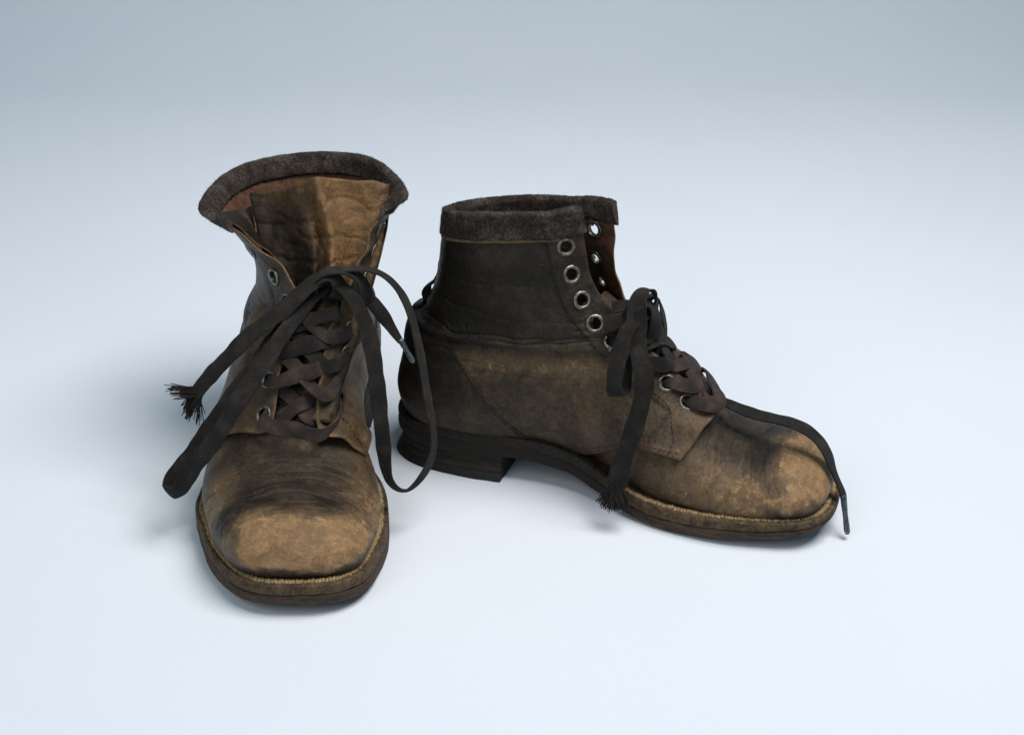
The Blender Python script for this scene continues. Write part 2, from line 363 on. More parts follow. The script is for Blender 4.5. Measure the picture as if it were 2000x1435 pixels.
def far(r, k_):
    l = list(r); l[-1] = (l[-1][0]-(.9, .3, -.4, -.8, -.95)[k_], l[-1][1]-.1, l[-1][2]-(.25, .2, .1, 0, 0)[k_]); return (l, r)
SHAFT_CLOSED = [far(r, k_) for k_, r in enumerate([
 [(1.2, 0, 9.4), (2.0, 2.0, 9.4), (4.1, 3.0, 9.4), (7.7, 3.35, 9.2), (11.3, 3.3, 9.1), (14.5, 2.75, 9.0), (17.0, 1.4, 8.7)],
 [(2.0, 0, 10.8), (2.7, 1.9, 10.8), (4.7, 2.85, 10.9), (8, 3.15, 10.9), (11, 3.0, 11), (12.6, 2.4, 11.1), (14.2, 1.45, 11.0)],
 [(2.6, 0, 12.3), (3.2, 1.9, 12.3), (5.0, 2.95, 12.5), (8.1, 3.2, 12.7), (11, 2.8, 13), (11.7, 2.25, 13.1), (12.6, 1.6, 13.1)],
 [(2.85, 0, 13.9), (3.4, 1.9, 13.9), (5.2, 3, 14.2), (8.1, 3.2, 14.6), (10.2, 2.6, 15), (11.2, 2.0, 15.1), (12.05, 1.6, 15.1)],
 [(3.2, 0, 16.0), (3.8, 1.8, 16.1), (5.4, 2.9, 16.35), (8.1, 3.1, 16.75), (10.2, 2.5, 17.0), (11.0, 2.05, 17.2), (11.65, 1.7, 17.3)],
])]
# (lateral row, medial row), half widths measured from the boot's own axis
SHAFT_OPEN = [
 ([(1.3, -.05, 9.4), (2.1, 2.0, 9.4), (4.2, 3.2, 9.4), (7.7, 3.6, 9.2), (11.3, 3.3, 9.1), (14.7, 2.2, 9.2), (17.6, .35, 9.2)],
  [(1.3, .05, 9.4), (2.1, 2.1, 9.4), (4.2, 3.2, 9.4), (7.7, 3.8, 9.2), (11.3, 4.2, 9.2), (14.6, 3.9, 9.6), (17.5, 1.95, 9.7)]),
 ([(2.1, -.2, 10.8), (2.8, 1.7, 10.8), (4.8, 2.8, 10.8), (8, 3.0, 10.8), (11, 2.4, 10.9), (13.4, 1.2, 11.3), (15.5, -.4, 11.6)],
  [(2.1, .2, 10.8), (2.8, 2.3, 10.8), (4.8, 3.3, 10.8), (8, 3.9, 10.9), (11, 4.3, 11.1), (13.4, 4.0, 11.7), (15.4, 2.6, 12.0)]),
 ([(2.6, -.4, 12.6), (3.2, 1.6, 12.6), (5, 2.8, 12.7), (8, 3.0, 12.9), (11, 2.3, 13.1), (13, 1.0, 13.3), (14.2, -.1, 13.4)],
  [(2.6, .4, 12.6), (3.2, 2.6, 12.6), (5, 3.8, 12.7), (8, 4.5, 13), (11, 4.7, 13.4), (12.7, 4.4, 13.8), (13.6, 3.9, 14)]),
 ([(2.5, -.4, 14.5), (3.1, 1.8, 14.5), (5, 3.1, 14.6), (8, 3.7, 14.9), (11, 3.2, 15.1), (12.3, 2.3, 15.2), (12.9, 1.75, 15.2)],
  [(2.5, .4, 14.5), (3.1, 2.8, 14.5), (5, 4.2, 14.6), (8, 5.1, 15), (11, 5.2, 15.4), (12.1, 4.8, 15.6), (12.7, 4.5, 15.7)]),
 ([(2.0, -.2, 16.7), (2.6, 2.1, 16.7), (4.4, 3.8, 16.9), (8, 4.9, 17.1), (10.8, 5.1, 17.0), (11.6, 4.8, 16.9), (12.0, 4.4, 16.8)],
  [(2.0, .2, 16.7), (2.6, 2.7, 16.7), (4.4, 4.3, 16.8), (8, 5.7, 17.0), (10.8, 6.3, 17.3), (11.6, 6.3, 17.4), (12.0, 6.1, 17.4)]),
]
def xm(x): return x if x < 15 else 15+(x-15)*.98
def zlow(x, z, k): return tz(x)+(z-tz(x))*(1-(1-k)*float(sstep(16, 21.5, x)))
VW = [.88, .98, 1.08, 1.09, 1.02, .96, .90, .91, .95, 1]
ZT = [(xm(x), w) for x, w in ZT]; ZB = [(xm(x), w) for x, w in ZB]
def tz(x): return float(tab(np.array([x]), ZT)[0])
def cl(x): return tab(x, CL)

def make_boot(name, label, loc, psi, med, open_shaft, lean):
    """med = sign of local y on the inner (medial) side"""
    root = bpy.data.objects.new(name, None); col.objects.link(root)
    root.location = (loc[0]*SC, loc[1]*SC, 0); root.rotation_euler = (0, 0, psi); root.empty_display_size = .05
    root["label"] = label; root["category"] = "boot"; root["group"] = "pair of old lace-up ankle boots"
    def part(n, o): o.name = n; return o
    lat = -med
    C = lambda x: cl(x)*lat                    # bent centre line in local y
    # ---------------- sole outline (t runs heel back -> toe tip, both sides)
    oc = curve(OUT, 110); dx = np.gradient(oc, axis=0); on = unit(np.stack([-dx[:, 1], dx[:, 0]], -1)) # outward = +w side
    on[0] = (-1, 0); on[-1] = (1, 0)
    def ring(inset):
        p = oc+on*(-np.asarray(inset))[..., None] if np.ndim(inset) else oc-on*inset
        p[:, 1] = np.maximum(p[:, 1], 0); p[0, 1] = p[-1, 1] = 0
        return p
    def slab(n, levels, i0, i1, mat, parent, jitter=.02, flatfront=False, sd=0):
        """stack of outline rings: levels = [(inset, z function of x)], over outline samples i0..i1"""
        rows = []
        for q, (ins, zf) in enumerate(levels):
            fx_ = .3+.7*sstep(9, 14, oc[:, 0])
            p = ring(ins*fx_ if 0 < ins < .2 and i1 == len(oc) else ins)[i0:i1].copy()
            if flatfront: pass
            z = zf(p[:, 0])
            xy = [np.stack([p[:, 0], C(p[:, 0])+s*p[:, 1], z], -1) for s in (1, -1)]
            r = np.concatenate([xy[0][::-1], xy[1][1:]] if i0 == 0 else [xy[0][::-1], xy[1]])
            if i1 == len(oc) and i0 == 0: r = r[:-1]
            nn = unit(r-r.mean(0)); nn[:, 2] = 0
            r = r+nn*(jitter*fbm(r*np.array([1.2, 1.2, 2.5])+sd+med*5, 3))[:, None]
            rows.append(r)
        m = len(rows[0]); V = np.concatenate(rows); F = []
        closed = True
        for a in range(len(rows)-1):
            for j in range(m):
                jn = (j+1) % m
                F.append((a*m+j, a*m+jn, (a+1)*m+jn, (a+1)*m+j))
        # caps: bridge the two sides
        nl = (i1-i0)
        for base, fl in ((0, 1), ((len(rows)-1)*m, 0)):
            if i0 == 0 and i1 == len(oc):
                h = nl-1                                  # index of heel back is h, toe tip is 0
                L = [base+j for j in range(0, h+1)]; Rr = [base+((m-j) % m) for j in range(0, h+1)]
            elif i0 == 0:
                h = nl-1; L = [base+j for j in range(0, h+1)]; Rr = [base+m-1-j for j in range(0, h+1)]
            else:
                L = [base+j for j in range(nl)]; Rr = [base+m-1-j for j in range(nl)]
            for j in range(len(L)-1):
                f = [L[j], L[j+1], Rr[j+1], Rr[j]]
                f = list(dict.fromkeys(f))
                if len(f) >= 3: F.append(tuple(f if fl else f[::-1]))
        o = mesh(n, V, F, parent, [mat], None, True, 40)
        import bmesh
        b = bmesh.new(); b.from_mesh(o.data); bmesh.ops.recalc_face_normals(b, faces=b.faces); b.to_mesh(o.data); b.free()
        return o
    zt = lambda x: tab(x, ZT)+(.34 if open_shaft else .28)*sstep(15, 23, x); zb = lambda x: tab(x, ZB)+(.0 if open_shaft else .48)*sstep(17, 24.5, x)
    nO = len(oc)
    midz = lambda f: (lambda x: zb(x)+(zt(x)-zb(x))*f)
    off = lambda fn, d: (lambda x: fn(x)+d)
    slab("outsole", [(.5, off(zb, .0)), (.12, off(zb, .02)), (.03, off(zb, .12)), (.0, midz(.28)), (.03, midz(.46)), (.09, midz(.50))], 0, nO, M_sole, root, .05, sd=3)
    slab("welt", [(.10, midz(.505)), (.02, midz(.56)), (.0, midz(.75)), (.02, midz(.93)), (.10, midz(.995)), (.9, midz(1.0))], 0, nO, M_welt, root, .06, sd=11)
    # ---------------- heel: leather lifts and a rubber cap
    hb = int(np.argmin(np.abs(oc[:55, 0]-7.6)))
    heel = bpy.data.objects.new("heel", None); col.objects.link(heel); heel.parent = root
    zl = [0.0, .50, .90, 1.30, 1.74]
    insf = lambda z: -.26+.56*math.sin(min(max((z+.1)/3.0, 0), 1)*math.pi)
    for q in range(4):
        z0, z1 = zl[q], zl[q+1]
        g = .006
        lv = [(insf(z0)+.02, (lambda x, z=z0+.004: x*0+z)), (insf(z0)-.0, (lambda x, z=z0+.03: x*0+z)), (insf((z0+z1)/2)-.02, (lambda x, z=(z0+z1)/2: x*0+z)),
              (insf(z1), (lambda x, z=z1-.03: x*0+z)), (insf(z1)+.025, (lambda x, z=z1-g: x*0+z))]
        slab("heel_cap" if q == 0 else "heel_lift", lv, 0, hb+1, M_rubber if q == 0 else M_heel, heel, .07, sd=20+q*.15)
    # ---------------- vamp
    secs = []
    for iv, s in enumerate(VAMP):
        s = np.array([(xm(x), w*VW[iv]**(1, 1, .7, .5, .3, 0)[lv], zlow(xm(x), z, .9 if open_shaft else .79)+(.32 if open_shaft else .26)*float(sstep(15, 23, x))) for lv, (x, w, z) in enumerate(s)]); c = C(s[:, 0])
        f = np.linspace(1, 1, len(s))
        a = np.stack([s[:, 0], c+s[:, 1], s[:, 2]], -1); b = np.stack([s[:, 0], c-s[:, 1], s[:, 2]], -1)
        secs.append(np.concatenate([a, b[-2::-1]]))
    secs = np.array(secs)
    # continue mirrored past the toe so that the tip is smooth
    ext = np.concatenate([secs, secs[-2:-4:-1, ::-1]])
    tk = np.concatenate([[0], np.cumsum(np.sqrt(np.linalg.norm(np.diff(ext, axis=0), axis=2).mean(1)))])
    nS = len(secs)
    du_ = tk[nS-1]/240; Uq = np.arange(246)*du_
    tv = np.concatenate([[0], np.cumsum(np.sqrt(np.linalg.norm(np.diff(secs, axis=1), axis=2).mean(0)))])
    G = nspline(ext, tk, Uq)
    Vq = np.linspace(0, tv[-1], 231)
    P = nspline(np.swapaxes(G, 0, 1), tv, Vq).swapaxes(0, 1)           # [u,v,3]
    N = gnormals(P)
    P, N = P[:241], N[:241]
    ctr = P[120].mean(0)
    if ((P[120, 115]-ctr)*N[120, 115]).sum() < 0: N = -N
    X, Y, Z = P[..., 0], P[..., 1]-C(P[..., 0]), P[..., 2]
    ymed = Y*med
    def valley(f, w, d, key, dens=.02):                                        # a broken crease along f = 0
        return -d*np.exp(-(f/w)**2)*sstep(-.12+dens, .16+dens, vnoise(P*np.array([.6, .45, .6])+key*7.1)+.10)
    wx = .9*fbm(P*np.array([.5, .28, .5])+31, 3); ds = 0*X
    topz = sstep(2.3, 3.4, Z)
    for q_ in range(13):                                                       # flex creases across the ball
        x0 = 19.9+.36*q_+.12*math.sin(q_*2.7); bend_ = .05+.012*q_
        ds = ds+topz*valley(X-x0-bend_*Y*Y*.35-wx*(.6+.05*q_), .075+.03*(q_ % 3 == 0), (.030, .045, .070)[q_ % 3], q_)
    for q_ in range(9):                                                        # diagonal creases down both flanks
        x0 = 19.3+.52*q_; sl_ = .75-.05*q_
        fl = sstep(2.4, 3.6, np.abs(Y))*sstep(4.4, 3.4, Z)*sstep(1.7, 2.2, Z)
        ds = ds+fl*valley(X-x0-sl_*(Z-2.0)-.7*wx, .085, (.05, .085, .06)[q_ % 3], q_+20, .05)
    ds = ds+.05*np.exp(-((X-22.0-.15*np.abs(Y))/.8)**2)*topz-.09*np.exp(-((X-23.0+.10*np.abs(Y))/.6)**2)*topz
    ds = ds+.035*np.sin(X*3.1+1.5*wx*3)*np.exp(-((X-21.5)/1.9)**2)*sstep(1.8, 2.6, Z)
    ds = ds+.05*fbm(P*.55, 4)+.018*fbm(P*np.array([2.6, 1.2, 2.2]), 3)
    fade = np.ones_like(X)
    P = P+N*(ds*fade)[..., None]
    toe = sstep(23.2, 25.5, X+2.2*fbm(P*.42+med*7, 5))
    wear = .45+.54*toe-.15*toe*sstep(-.05, .45, fbm(P*np.array([.5, .8, .9])+50+med*3, 5))
    wear += (.14+.17*sstep(19, 22.5, X))*sstep(2.3, 4.2, np.abs(Y))*(1-toe)                             # flanks rubbed paler than the top
    wear -= .13*np.exp(-((X-23.5-2.4*fbm(P*.42+20, 5))/.8)**2)*sstep(2.8, 3.9, Z)     # dark streak behind the scuffed toe
    wear -= .07*np.exp(-((X-21.0)/1.3)**2)*sstep(3.2, 4.4, Z)
    wear += 1.2*np.clip(-ds*0, 0, 1)
    Zr = Z-tab(X, ZT)-(.34 if open_shaft else .28)
    wear -= .60*sstep(1.05, .30, Zr+1.0*fbm(P*.6, 4))*sstep(23.5, 25.5, X)
    if open_shaft: wear -= .32*sstep(1.6, 3.6, Y*lat+.8*fbm(P*.5+3, 4))*sstep(22.5, 24, X)                 # polish left along the welt
    wear -= .10*sstep(2.1, 1.5, Z)
    vo_ = shell("vamp", P, N, .2, root, [M_leather, M_lining, M_cut], None, wear, seam_end=True)
    import bmesh
    b = bmesh.new(); b.from_mesh(vo_.data); bmesh.ops.remove_doubles(b, verts=b.verts, dist=3e-5); b.to_mesh(vo_.data); b.free()
    # ---------------- stitched rim on the welt
    bag = Bag(); bagd = Bag(); rim = ring(np.interp(oc[:, 0], [0, 12, 15, 28], [.22, .28, .42, .46]))
    for s in (1, -1):
        p = rim[(oc[:, 0] > 9.0)]
        p3 = np.stack([p[:, 0], C(p[:, 0])+s*p[:, 1], zt(p[:, 0])], -1); sL = chord(p3)
        for d in np.arange(.1, sL[-1], .185):
            c = np.array([np.interp(d, sL, p3[:, i]) for i in range(3)]); e = np.array([np.interp(d+.05, sL, p3[:, i]) for i in range(3)])
            T = unit(e-c); B = np.array([-T[1], T[0], 0]); J = rng.normal(0, .014, 3)
            L, W, H = .085+.03*rng.random(), .16+.05*rng.random(), .045+.04*rng.random(); B = unit(B+T*s*rng.normal(.25, .08))
            vs = []
            for a, sc_ in ((-1, .55), (-.4, 1), (.4, 1), (1, .55)):
                for (w_, h_) in ((-1, -.3), (-.75, .8), (0, 1), (.75, .8), (1, -.3)):
                    vs.append(c+J+T*L*a+B*W*w_*sc_+np.array([0, 0, H*h_*sc_+.02]))
            fs = [(i*5+j, i*5+j+1, i*5+j+6, i*5+j+5) for i in range(3) for j in range(4)]+[(0, 1, 2, 3, 4), (15, 16, 17, 18, 19)]
            if c[0] < 15.6 and rng.random() < .3: continue
            (bag if c[0] > 15.8+rng.normal(0, .15) else bagd).add(vs, fs)
    o = bag.build("welt_stitching", root, M_thread); o["kind"] = "stuff"
    o = bagd.build("welt_stitching", root, M_thread_dark); o["kind"] = "stuff"
    # ---------------- quarters and shaft
    rows_l, rows_m = [], []
    for r in (LOW_OPEN if open_shaft else LOW_CLOSED):
        a, b = r if isinstance(r, tuple) else (r, r); rows_l.append(a); rows_m.append(b)
    for a, b in (SHAFT_OPEN if open_shaft else SHAFT_CLOSED): rows_l.append(a); rows_m.append(b)
    NU, NV = 215, 230
    R2 = []
    for rl, rm in zip(rows_l, rows_m):
        rl, rm = np.array(rl, float), np.array(rm, float)
        def loc3(r, sg):
            fz = 1-sstep(6, 13, r[:, 2])*.75
            return np.stack([r[:, 0], C(r[:, 0])*fz+sg*r[:, 1], r[:, 2]], -1)
        A, B = loc3(rl, lat), loc3(rm, med)
        full = np.concatenate([A[::-1], B[1:]]); t = np.concatenate([[0], np.cumsum(np.sqrt(np.linalg.norm(np.diff(full, axis=0), axis=1)))])
        nb = len(A)-1
        D = nspline(full, t, np.concatenate([np.linspace(0, t[nb], 600), np.linspace(t[nb], t[-1], 600)[1:]]))
        h1, h2 = D[:600], D[599:]
        out = []
        for h, e in ((h1, 0), (h2, 1)):
            s = chord(h); q = np.linspace(0, s[-1], NU); out.append(np.stack([np.interp(q, s, h[:, i]) for i in range(3)], -1))
        R2.append(np.concatenate([out[0], out[1][1:]]))
    R2 = np.array(R2)
    ts = np.concatenate([[0], np.cumsum(np.linalg.norm(np.diff(R2, axis=0), axis=2).mean(1))])
    Q = nspline(R2, ts, np.linspace(0, ts[-1], NV)).swapaxes(0, 1)      # [u,v,3], u=0 lateral front edge ... last medial front edge
    # lean of the shaft: inner side stands higher
    dz = lean*sstep(6, 15, Q[..., 2])*Q[..., 1]*med
    Q = Q.copy(); Q[..., 2] += dz
    NQ = gnormals(Q)
    cq = Q[:, 100].mean(0)
    if ((Q[NU//2, 100]-cq)*NQ[NU//2, 100]).sum() < 0: NQ = -NQ
    X, Y, Z = Q[..., 0], Q[..., 1], Q[..., 2]
    side = np.sign(np.arange(2*NU-1)-(NU-1))[:, None]*np.ones_like(X)      # -1 lateral, +1 medial
    sedge = np.minimum(np.arange(2*NU-1), 2*NU-2-np.arange(2*NU-1))[:, None]*np.ones_like(X)   # cells from the front edge
    dl = np.linalg.norm(np.diff(Q, axis=0), axis=2)
    cf = np.concatenate([np.zeros((1, NV)), np.cumsum(dl, 0)]); dist = np.minimum(cf, cf[-1:]-cf)
    for sl, ue in ((slice(0, NU), 0), (slice(NU-1, None), -1)):            # true distance to the free front edge
        E_ = Q[ue, 8::2]; sub = Q[sl]; dd_ = dist[sl].copy(); m_ = dd_ < 6
        pts_ = sub[m_]; dd_[m_] = np.concatenate([np.sqrt(((E_[None]-c[:, None])**2).sum(-1).min(1)) for c in np.array_split(pts_, max(1, len(pts_)//2000))])
        dist[sl] = dd_
    zc = 9.15+.02*(X-4)+.45*fbm(Q*np.array([.22, .22, .0]), 3)
    amp = sstep(1.2, 4, X)*sstep(17.5, 14, X)*(.55 if open_shaft else 1.0)
    up = (Z-zc)
    ds = amp*(.34*sstep(-.10, .40, up)*np.exp(-np.maximum(up-.3, 0)/1.4)-.09*np.exp(-(up/.15)**2))
    for q_, (dzc, a_, slp) in enumerate(((.35, .10, .03), (.62, .08, .05), (.95, .09, .02), (1.35, .06, .07), (1.9, .05, -.04), (-.38, .05, .02), (-.8, .05, .06), (-1.5, .04, .05))):
        zz = zc+dzc+slp*(X-11)+.55*fbm(Q*np.array([.4, .4, .1])+q_*9, 3)
        ds = ds-amp*a_*np.exp(-((Z-zz)/.085)**2)*sstep(-.10, .14, vnoise(Q*np.array([.30, .30, .1])+q_*5)+.06)
    for q_ in range(8):                                                        # pull lines running back from the eyelets
        z0 = 8.0+1.05*q_; zz = z0-.30*(X-12)+.5*fbm(Q*np.array([.5, .5, .2])+q_*4, 3)
        ds = ds-.055*np.exp(-((Z-zz)/.08)**2)*np.exp(-((dist-2.2)/1.1)**2)*sstep(-.1, .15, vnoise(Q*.35+q_*3))
    for q_ in range(6):                                                        # creases over the waist
        zz = 4.4+.62*q_-.22*(X-11)+.8*fbm(Q*np.array([.3, .3, .2])+q_*6+40, 3)
        ds = ds-.05*np.exp(-((Z-zz)/.09)**2)*np.exp(-((X-12.5)/3.6)**2)*sstep(-.02, .2, vnoise(Q*.3+q_*8+3))
    ds = ds+.15*fbm(Q*.30+3, 3)+.03*fbm(Q*np.array([.9, .9, 1.6])+7, 4)
    if not open_shaft:
        ds = ds-.05*np.exp(-((Z-(13.0+.06*(X-4)+0*X))/.10)**2)*sstep(11.0, 10, X)         # lining seam showing through
    bk = np.exp(-(X/3.2)**2)
    ds = ds+bk*(.38*sstep(9.75, 9.35, Z)*sstep(6.5, 8.8, Z)-.16*np.exp(-((Z-10.1)/.35)**2))
    # eyelet stay: a raised strip along the front edge
    stay = 2.15+.35*sstep(6, 9, Z)*0
    ds = ds+.07*sstep(stay+.1, stay-.05, dist)*sstep(5.2, 6.2, Z)-.05*np.exp(-((dist-stay)/.07)**2)*sstep(5.2, 6.2, Z)
    ds = ds+(.10*np.sin(Z*2.1+1.0)+.06*np.sin(Z*4.3))*sstep(1.2, 0, dist)*sstep(8.5, 10, Z)*(1.3 if open_shaft else .6)  # wavy free edge
    Q = Q+NQ*ds[..., None]; NQ2 = gnormals(Q); NQ = NQ2*np.sign((NQ2*NQ).sum(-1, keepdims=True))
    X, Y, Z = Q[..., 0], Q[..., 1], Q[..., 2]
    # wear: shaft and heel keep their black polish, waist and lower front are rubbed brown
    wear = .47+0*X
    wear -= (.08 if open_shaft else .18)*sstep(-.3, 1.3, up+.8*fbm(Q*.35+11, 3))*sstep(17, 13.0, X)
    wear += .19*np.exp(-((up+.85)/.75)**2)*amp*sstep(3.5, 7, X)
    wear += .09*sstep(14.5, 18, X)
    wear -= .34*sstep(4.6, 1.6, X+.6*fbm(Q*.4, 3))*sstep(3.5, 6.5, Z)*sstep(11, 8.5, Z)
    wear -= .16*sstep(6.5, 4.0, X)*sstep(8, 9.6, Z)
    wear -= .30*np.exp(-((X-5.5)/2.2)**2-((Z-10.4)/1.1)**2)
    wear -= .20*np.exp(-((Z-13.6-.06*(X-4))/.6)**2)*sstep(12, 10, X)*(0 if open_shaft else 1)
    wear += .10*np.exp(-((dist)/.22)**2)
    wear -= .08*np.exp(-((dist-2.2)/.25)**2)
    wear -= .15*sstep(3.6, 2.9, Z)
    wear += .12*np.exp(-((X-13.2)/.7)**2-((Z-5.6)/1.6)**2)
    if open_shaft: wear += .08*sstep(8, 5, Z)
    # eyelets
    def find(sd, zt_, inset):
        """grid point on one side, at a height along the front edge and a distance in from it"""
        ue = 2*NU-2 if (sd == med) else 0
        j0 = 8+int(np.argmin(np.abs(Q[ue, 8:, 2]-zt_))); e = Q[ue, j0]; t_ = unit(Q[ue, min(j0+3, NV-1)]-Q[ue, j0-3])
        sl = slice(NU-1, None) if ue else slice(0, NU)
        D_ = Q[sl]-e; al = D_@t_; ds_ = np.linalg.norm(D_, axis=2)
        i, j = np.unravel_index(np.argmin(np.abs(ds_-inset)+2*np.abs(al)), al.shape); i = i+(NU-1 if ue else 0)
        return i, j
    mask = np.ones((2*NU-2, NV-1), bool)
    cell = (Q[:-1, :-1]+Q[1:, 1:])*.5
    eyes = {}
    for sd, key in ((lat, 'l'), (med, 'm')):
        for k_, (zz, ins) in enumerate(EYES_OPEN[key] if open_shaft else EYES_CLOSED[key]):
            i, j = find(sd, zz, ins); p, n_ = Q[i, j], NQ[i, j]
            uu = unit(Q[min(i+2, 2*NU-2), j]-Q[max(i-2, 0), j]); uu = unit(uu-n_*(uu@n_)); vv = np.cross(n_, uu)
            d = np.linalg.norm(cell-p, axis=2); mask &= ~(d < .42)
            eyes[(key, k_)] = (p, n_, uu, vv, i, j)
    # keep the free top inside the felt
    q_ob = shell("quarter", Q, NQ, .16, root, [M_leather, M_lining, M_cut], mask, wear)
    for (key, k_), (p, n_, uu, vv, i, j) in eyes.items():
        prof_ = [(.345, -.27), (.34, .0), (.36, .045), (.41, .075), (.475, .07), (.535, .035), (.555, -.02), (.53, -.03), (.44, -.02), (.44, -.20), (.50, -.215), (.56, -.235), (.54, -.275), (.42, -.29)]
        nn_ = 32; a = np.linspace(0, 2*np.pi, nn_, endpoint=False); V = []
        for q_, (r, h) in enumerate(prof_):
            rr = r*(1+(.05*np.cos(a*6+k_) if h < -.19 and r > .45 else 0*a))
            V.append(p+uu*(np.cos(a)*rr)[:, None]+vv*(np.sin(a)*rr)[:, None]+n_*h)
        m_ = len(prof_); F = [(a_*nn_+b_, a_*nn_+(b_+1) % nn_, ((a_+1) % m_)*nn_+(b_+1) % nn_, ((a_+1) % m_)*nn_+b_) for a_ in range(m_) for b_ in range(nn_)]
        mesh("eyelet", np.concatenate(V), F, root, [M_eyelet])
    def qe(u, v):
        """point and normal on the quarter by fractional grid position"""
        u = np.clip(u, 0, 2*NU-2.001); v = np.clip(v, 0, NV-1.001); i = u.astype(int); j = v.astype(int); f = (u-i)[..., None]; g = (v-j)[..., None]
        def bl(A): return (A[i, j]*(1-f)+A[i+1, j]*f)*(1-g)+(A[i, j+1]*(1-f)+A[i+1, j+1]*f)*g
        return bl(Q), unit(bl(NQ)), bl(wear[..., None])[..., 0]
    def stitches(nm, pts, nrm, L, gap, rad, mt, parent, lift=.03):
        bag = Bag(); s = chord(pts)
        d = gap*.5
        while d+L < s[-1]:
            a = np.array([np.interp(d, s, pts[:, i]) for i in range(3)]); b = np.array([np.interp(d+L, s, pts[:, i]) for i in range(3)])
            n_ = unit(np.array([np.interp(d, s, nrm[:, i]) for i in range(3)]))
            c = (a+b)*.5+n_*rad*.9
            V, F = tube(np.array([a-n_*rad*.6+n_*lift, a*.75+b*.25+n_*(rad*.6+lift), c+n_*lift, a*.25+b*.75+n_*(rad*.6+lift), b-n_*rad*.6+n_*lift]), rad, 6)
            bag.add(V, F); d += L+gap*(.9+.2*rng.random())
        if bag.n:
            o = bag.build(nm, parent, mt); o["kind"] = "stuff"; return o
    uc = float(NU-1)
    vj = np.arange(NV)
    # ---------------- heel counter
    nb_, na_ = 70, 120
    vtop = int(np.argmin(np.abs(Q[NU-1, :, 2]-9.35)))
    b = np.linspace(1.0, vtop, nb_); front = {}
    for sg in (1, -1):
        us = []
        for vv_ in b:
            uu_ = uc+sg*np.arange(0, NU-1, .5); pp, _, _ = qe(uu_, np.full_like(uu_, vv_))
            target = 4.2+(9.1-pp[:, 2])*.80
            k_ = np.argmax(pp[:, 0] > target); us.append(uu_[k_] if k_ > 0 else uu_[-1])
        us = np.array(us); us = np.convolve(np.pad(us, 6, mode='edge'), np.ones(13)/13, 'valid'); front[sg] = us
    a = np.linspace(-1, 1, na_*2-1)
    UU = np.where(a[:, None] >= 0, uc+a[:, None]*(front[1]-uc)[None], uc-a[:, None]*(front[-1]-uc)[None]); VV = np.broadcast_to(b[None], UU.shape)
    pp, nn, ww = qe(UU, VV)
    pp = pp+nn*(.10+.02*fbm(pp*.8, 3))[..., None]
    Xc, Zc = pp[..., 0], pp[..., 2]
    wc = .34-.22*sstep(4.6, 2.2, Xc)*sstep(5.2, 6.6, Zc)-.14*sstep(7.0, 8.6, Zc)+.05*sstep(6, 4, Zc)
    hc = shell("heel_counter", pp, nn, .14, root, [M_leather, M_lining, M_black], None, wc)
    for sg in (1, -1):
        l_, n_, _ = qe(front[sg]-sg*1.6, b); stitches("counter_stitching", l_+n_*.10, n_, .22, .1, .028, M_thread_dark, hc)
    # ---------------- back strap
    b = np.linspace(vtop-5, NV-20, 80); a = np.linspace(-1, 1, 25)
    halfw = 7.5+1.5*sstep(0, 1, (vtop+14-b)/30)
    UU = uc+a[:, None]*halfw[None]; VV = np.broadcast_to(b[None], UU.shape); pp, nn, ww = qe(UU, VV)
    zb_ = pp[..., 2]
    pp = pp+nn*(.20+.36*np.exp(-((zb_-10.55)/.55)**2)-.10*np.exp(-((zb_-12)/.6)**2)+.05*np.sin(zb_*1.7)-.04*(np.abs(a)[:, None]**3))[..., None]
    shell("back_strap", pp, nn, .16, root, [M_black, M_lining, M_black], None, .12+0*zb_)
    # ---------------- lining strip that shows under the felt
    dvc = np.concatenate([np.zeros((2*NU-1, 1)), np.cumsum(np.linalg.norm(np.diff(Q, axis=1), axis=2), 1)], 1)
    def vat(a, d):
        out = []
        for u_ in np.atleast_1d(a):
            c_ = dvc[int(round(u_))]; out.append(np.interp(c_[-1]-d, c_, np.arange(NV)))
        return np.array(out)
    a = np.linspace(26, 2*NU-28, 260)
    UU = np.broadcast_to(a[:, None], (260, 6)); VV = np.stack([vat(a, d) for d in np.linspace(1.47, 1.15, 6)], 1); pp, nn, ww = qe(UU.copy(), VV.copy())
    shell("collar_binding", pp+nn*.06, nn, .05, root, [M_cut, M_cut, M_cut])
    # ---------------- felt collar folded over the top edge
    na2 = 330; a = np.linspace(0, 2*NU-2, na2)
    ib = 1.05 if open_shaft else .95
    P1, N1, _ = qe(a, np.full_like(a, NV-1.0)); P0, _, _ = qe(a, np.full_like(a, NV-14.0)); Tv = unit(P1-P0)
    prof_ = [(-1.28, .03), (-1.29, .10), (-1.26, .15), (-1.1, .175), (-.8, .19), (-.5, .205), (-.25, .22), (.05, .225), (.25, .23), (.34, .10), (.36, -.06), (.31, -.24), (.16, -.35), (-.1, -.38), (-.5, -.38), (-ib+.3, -.37), (-ib+.05, -.34), (-ib, -.28), (-ib, -.21)]
    PF = []
    for t_, n__ in prof_:
        if t_ < 0:
            bse, nb2, _ = qe(a, vat(a, -t_))
        else: bse, nb2 = P1+Tv*t_, N1
        PF.append(bse+nb2*n__)
    PF = np.array(PF).swapaxes(0, 1)
    tt_ = np.concatenate([[0], np.cumsum(np.linalg.norm(np.diff(PF, axis=1), axis=2).mean(0))]); 
    PF = nspline(PF.swapaxes(0, 1), tt_, np.linspace(0, tt_[-1], 46)).swapaxes(0, 1)
    NF = gnormals(PF); 
    if (NF[na2//2, 8]*N1[na2//2]).sum() < 0: NF = -NF
    endf = np.minimum(np.arange(na2), na2-1-np.arange(na2))
    PF = PF+NF*(.045*fbm(PF*.8+5, 3)+.05*fbm(PF*3.2, 3)-.06*np.exp(-(endf/1.5)**2)[:, None])[..., None]
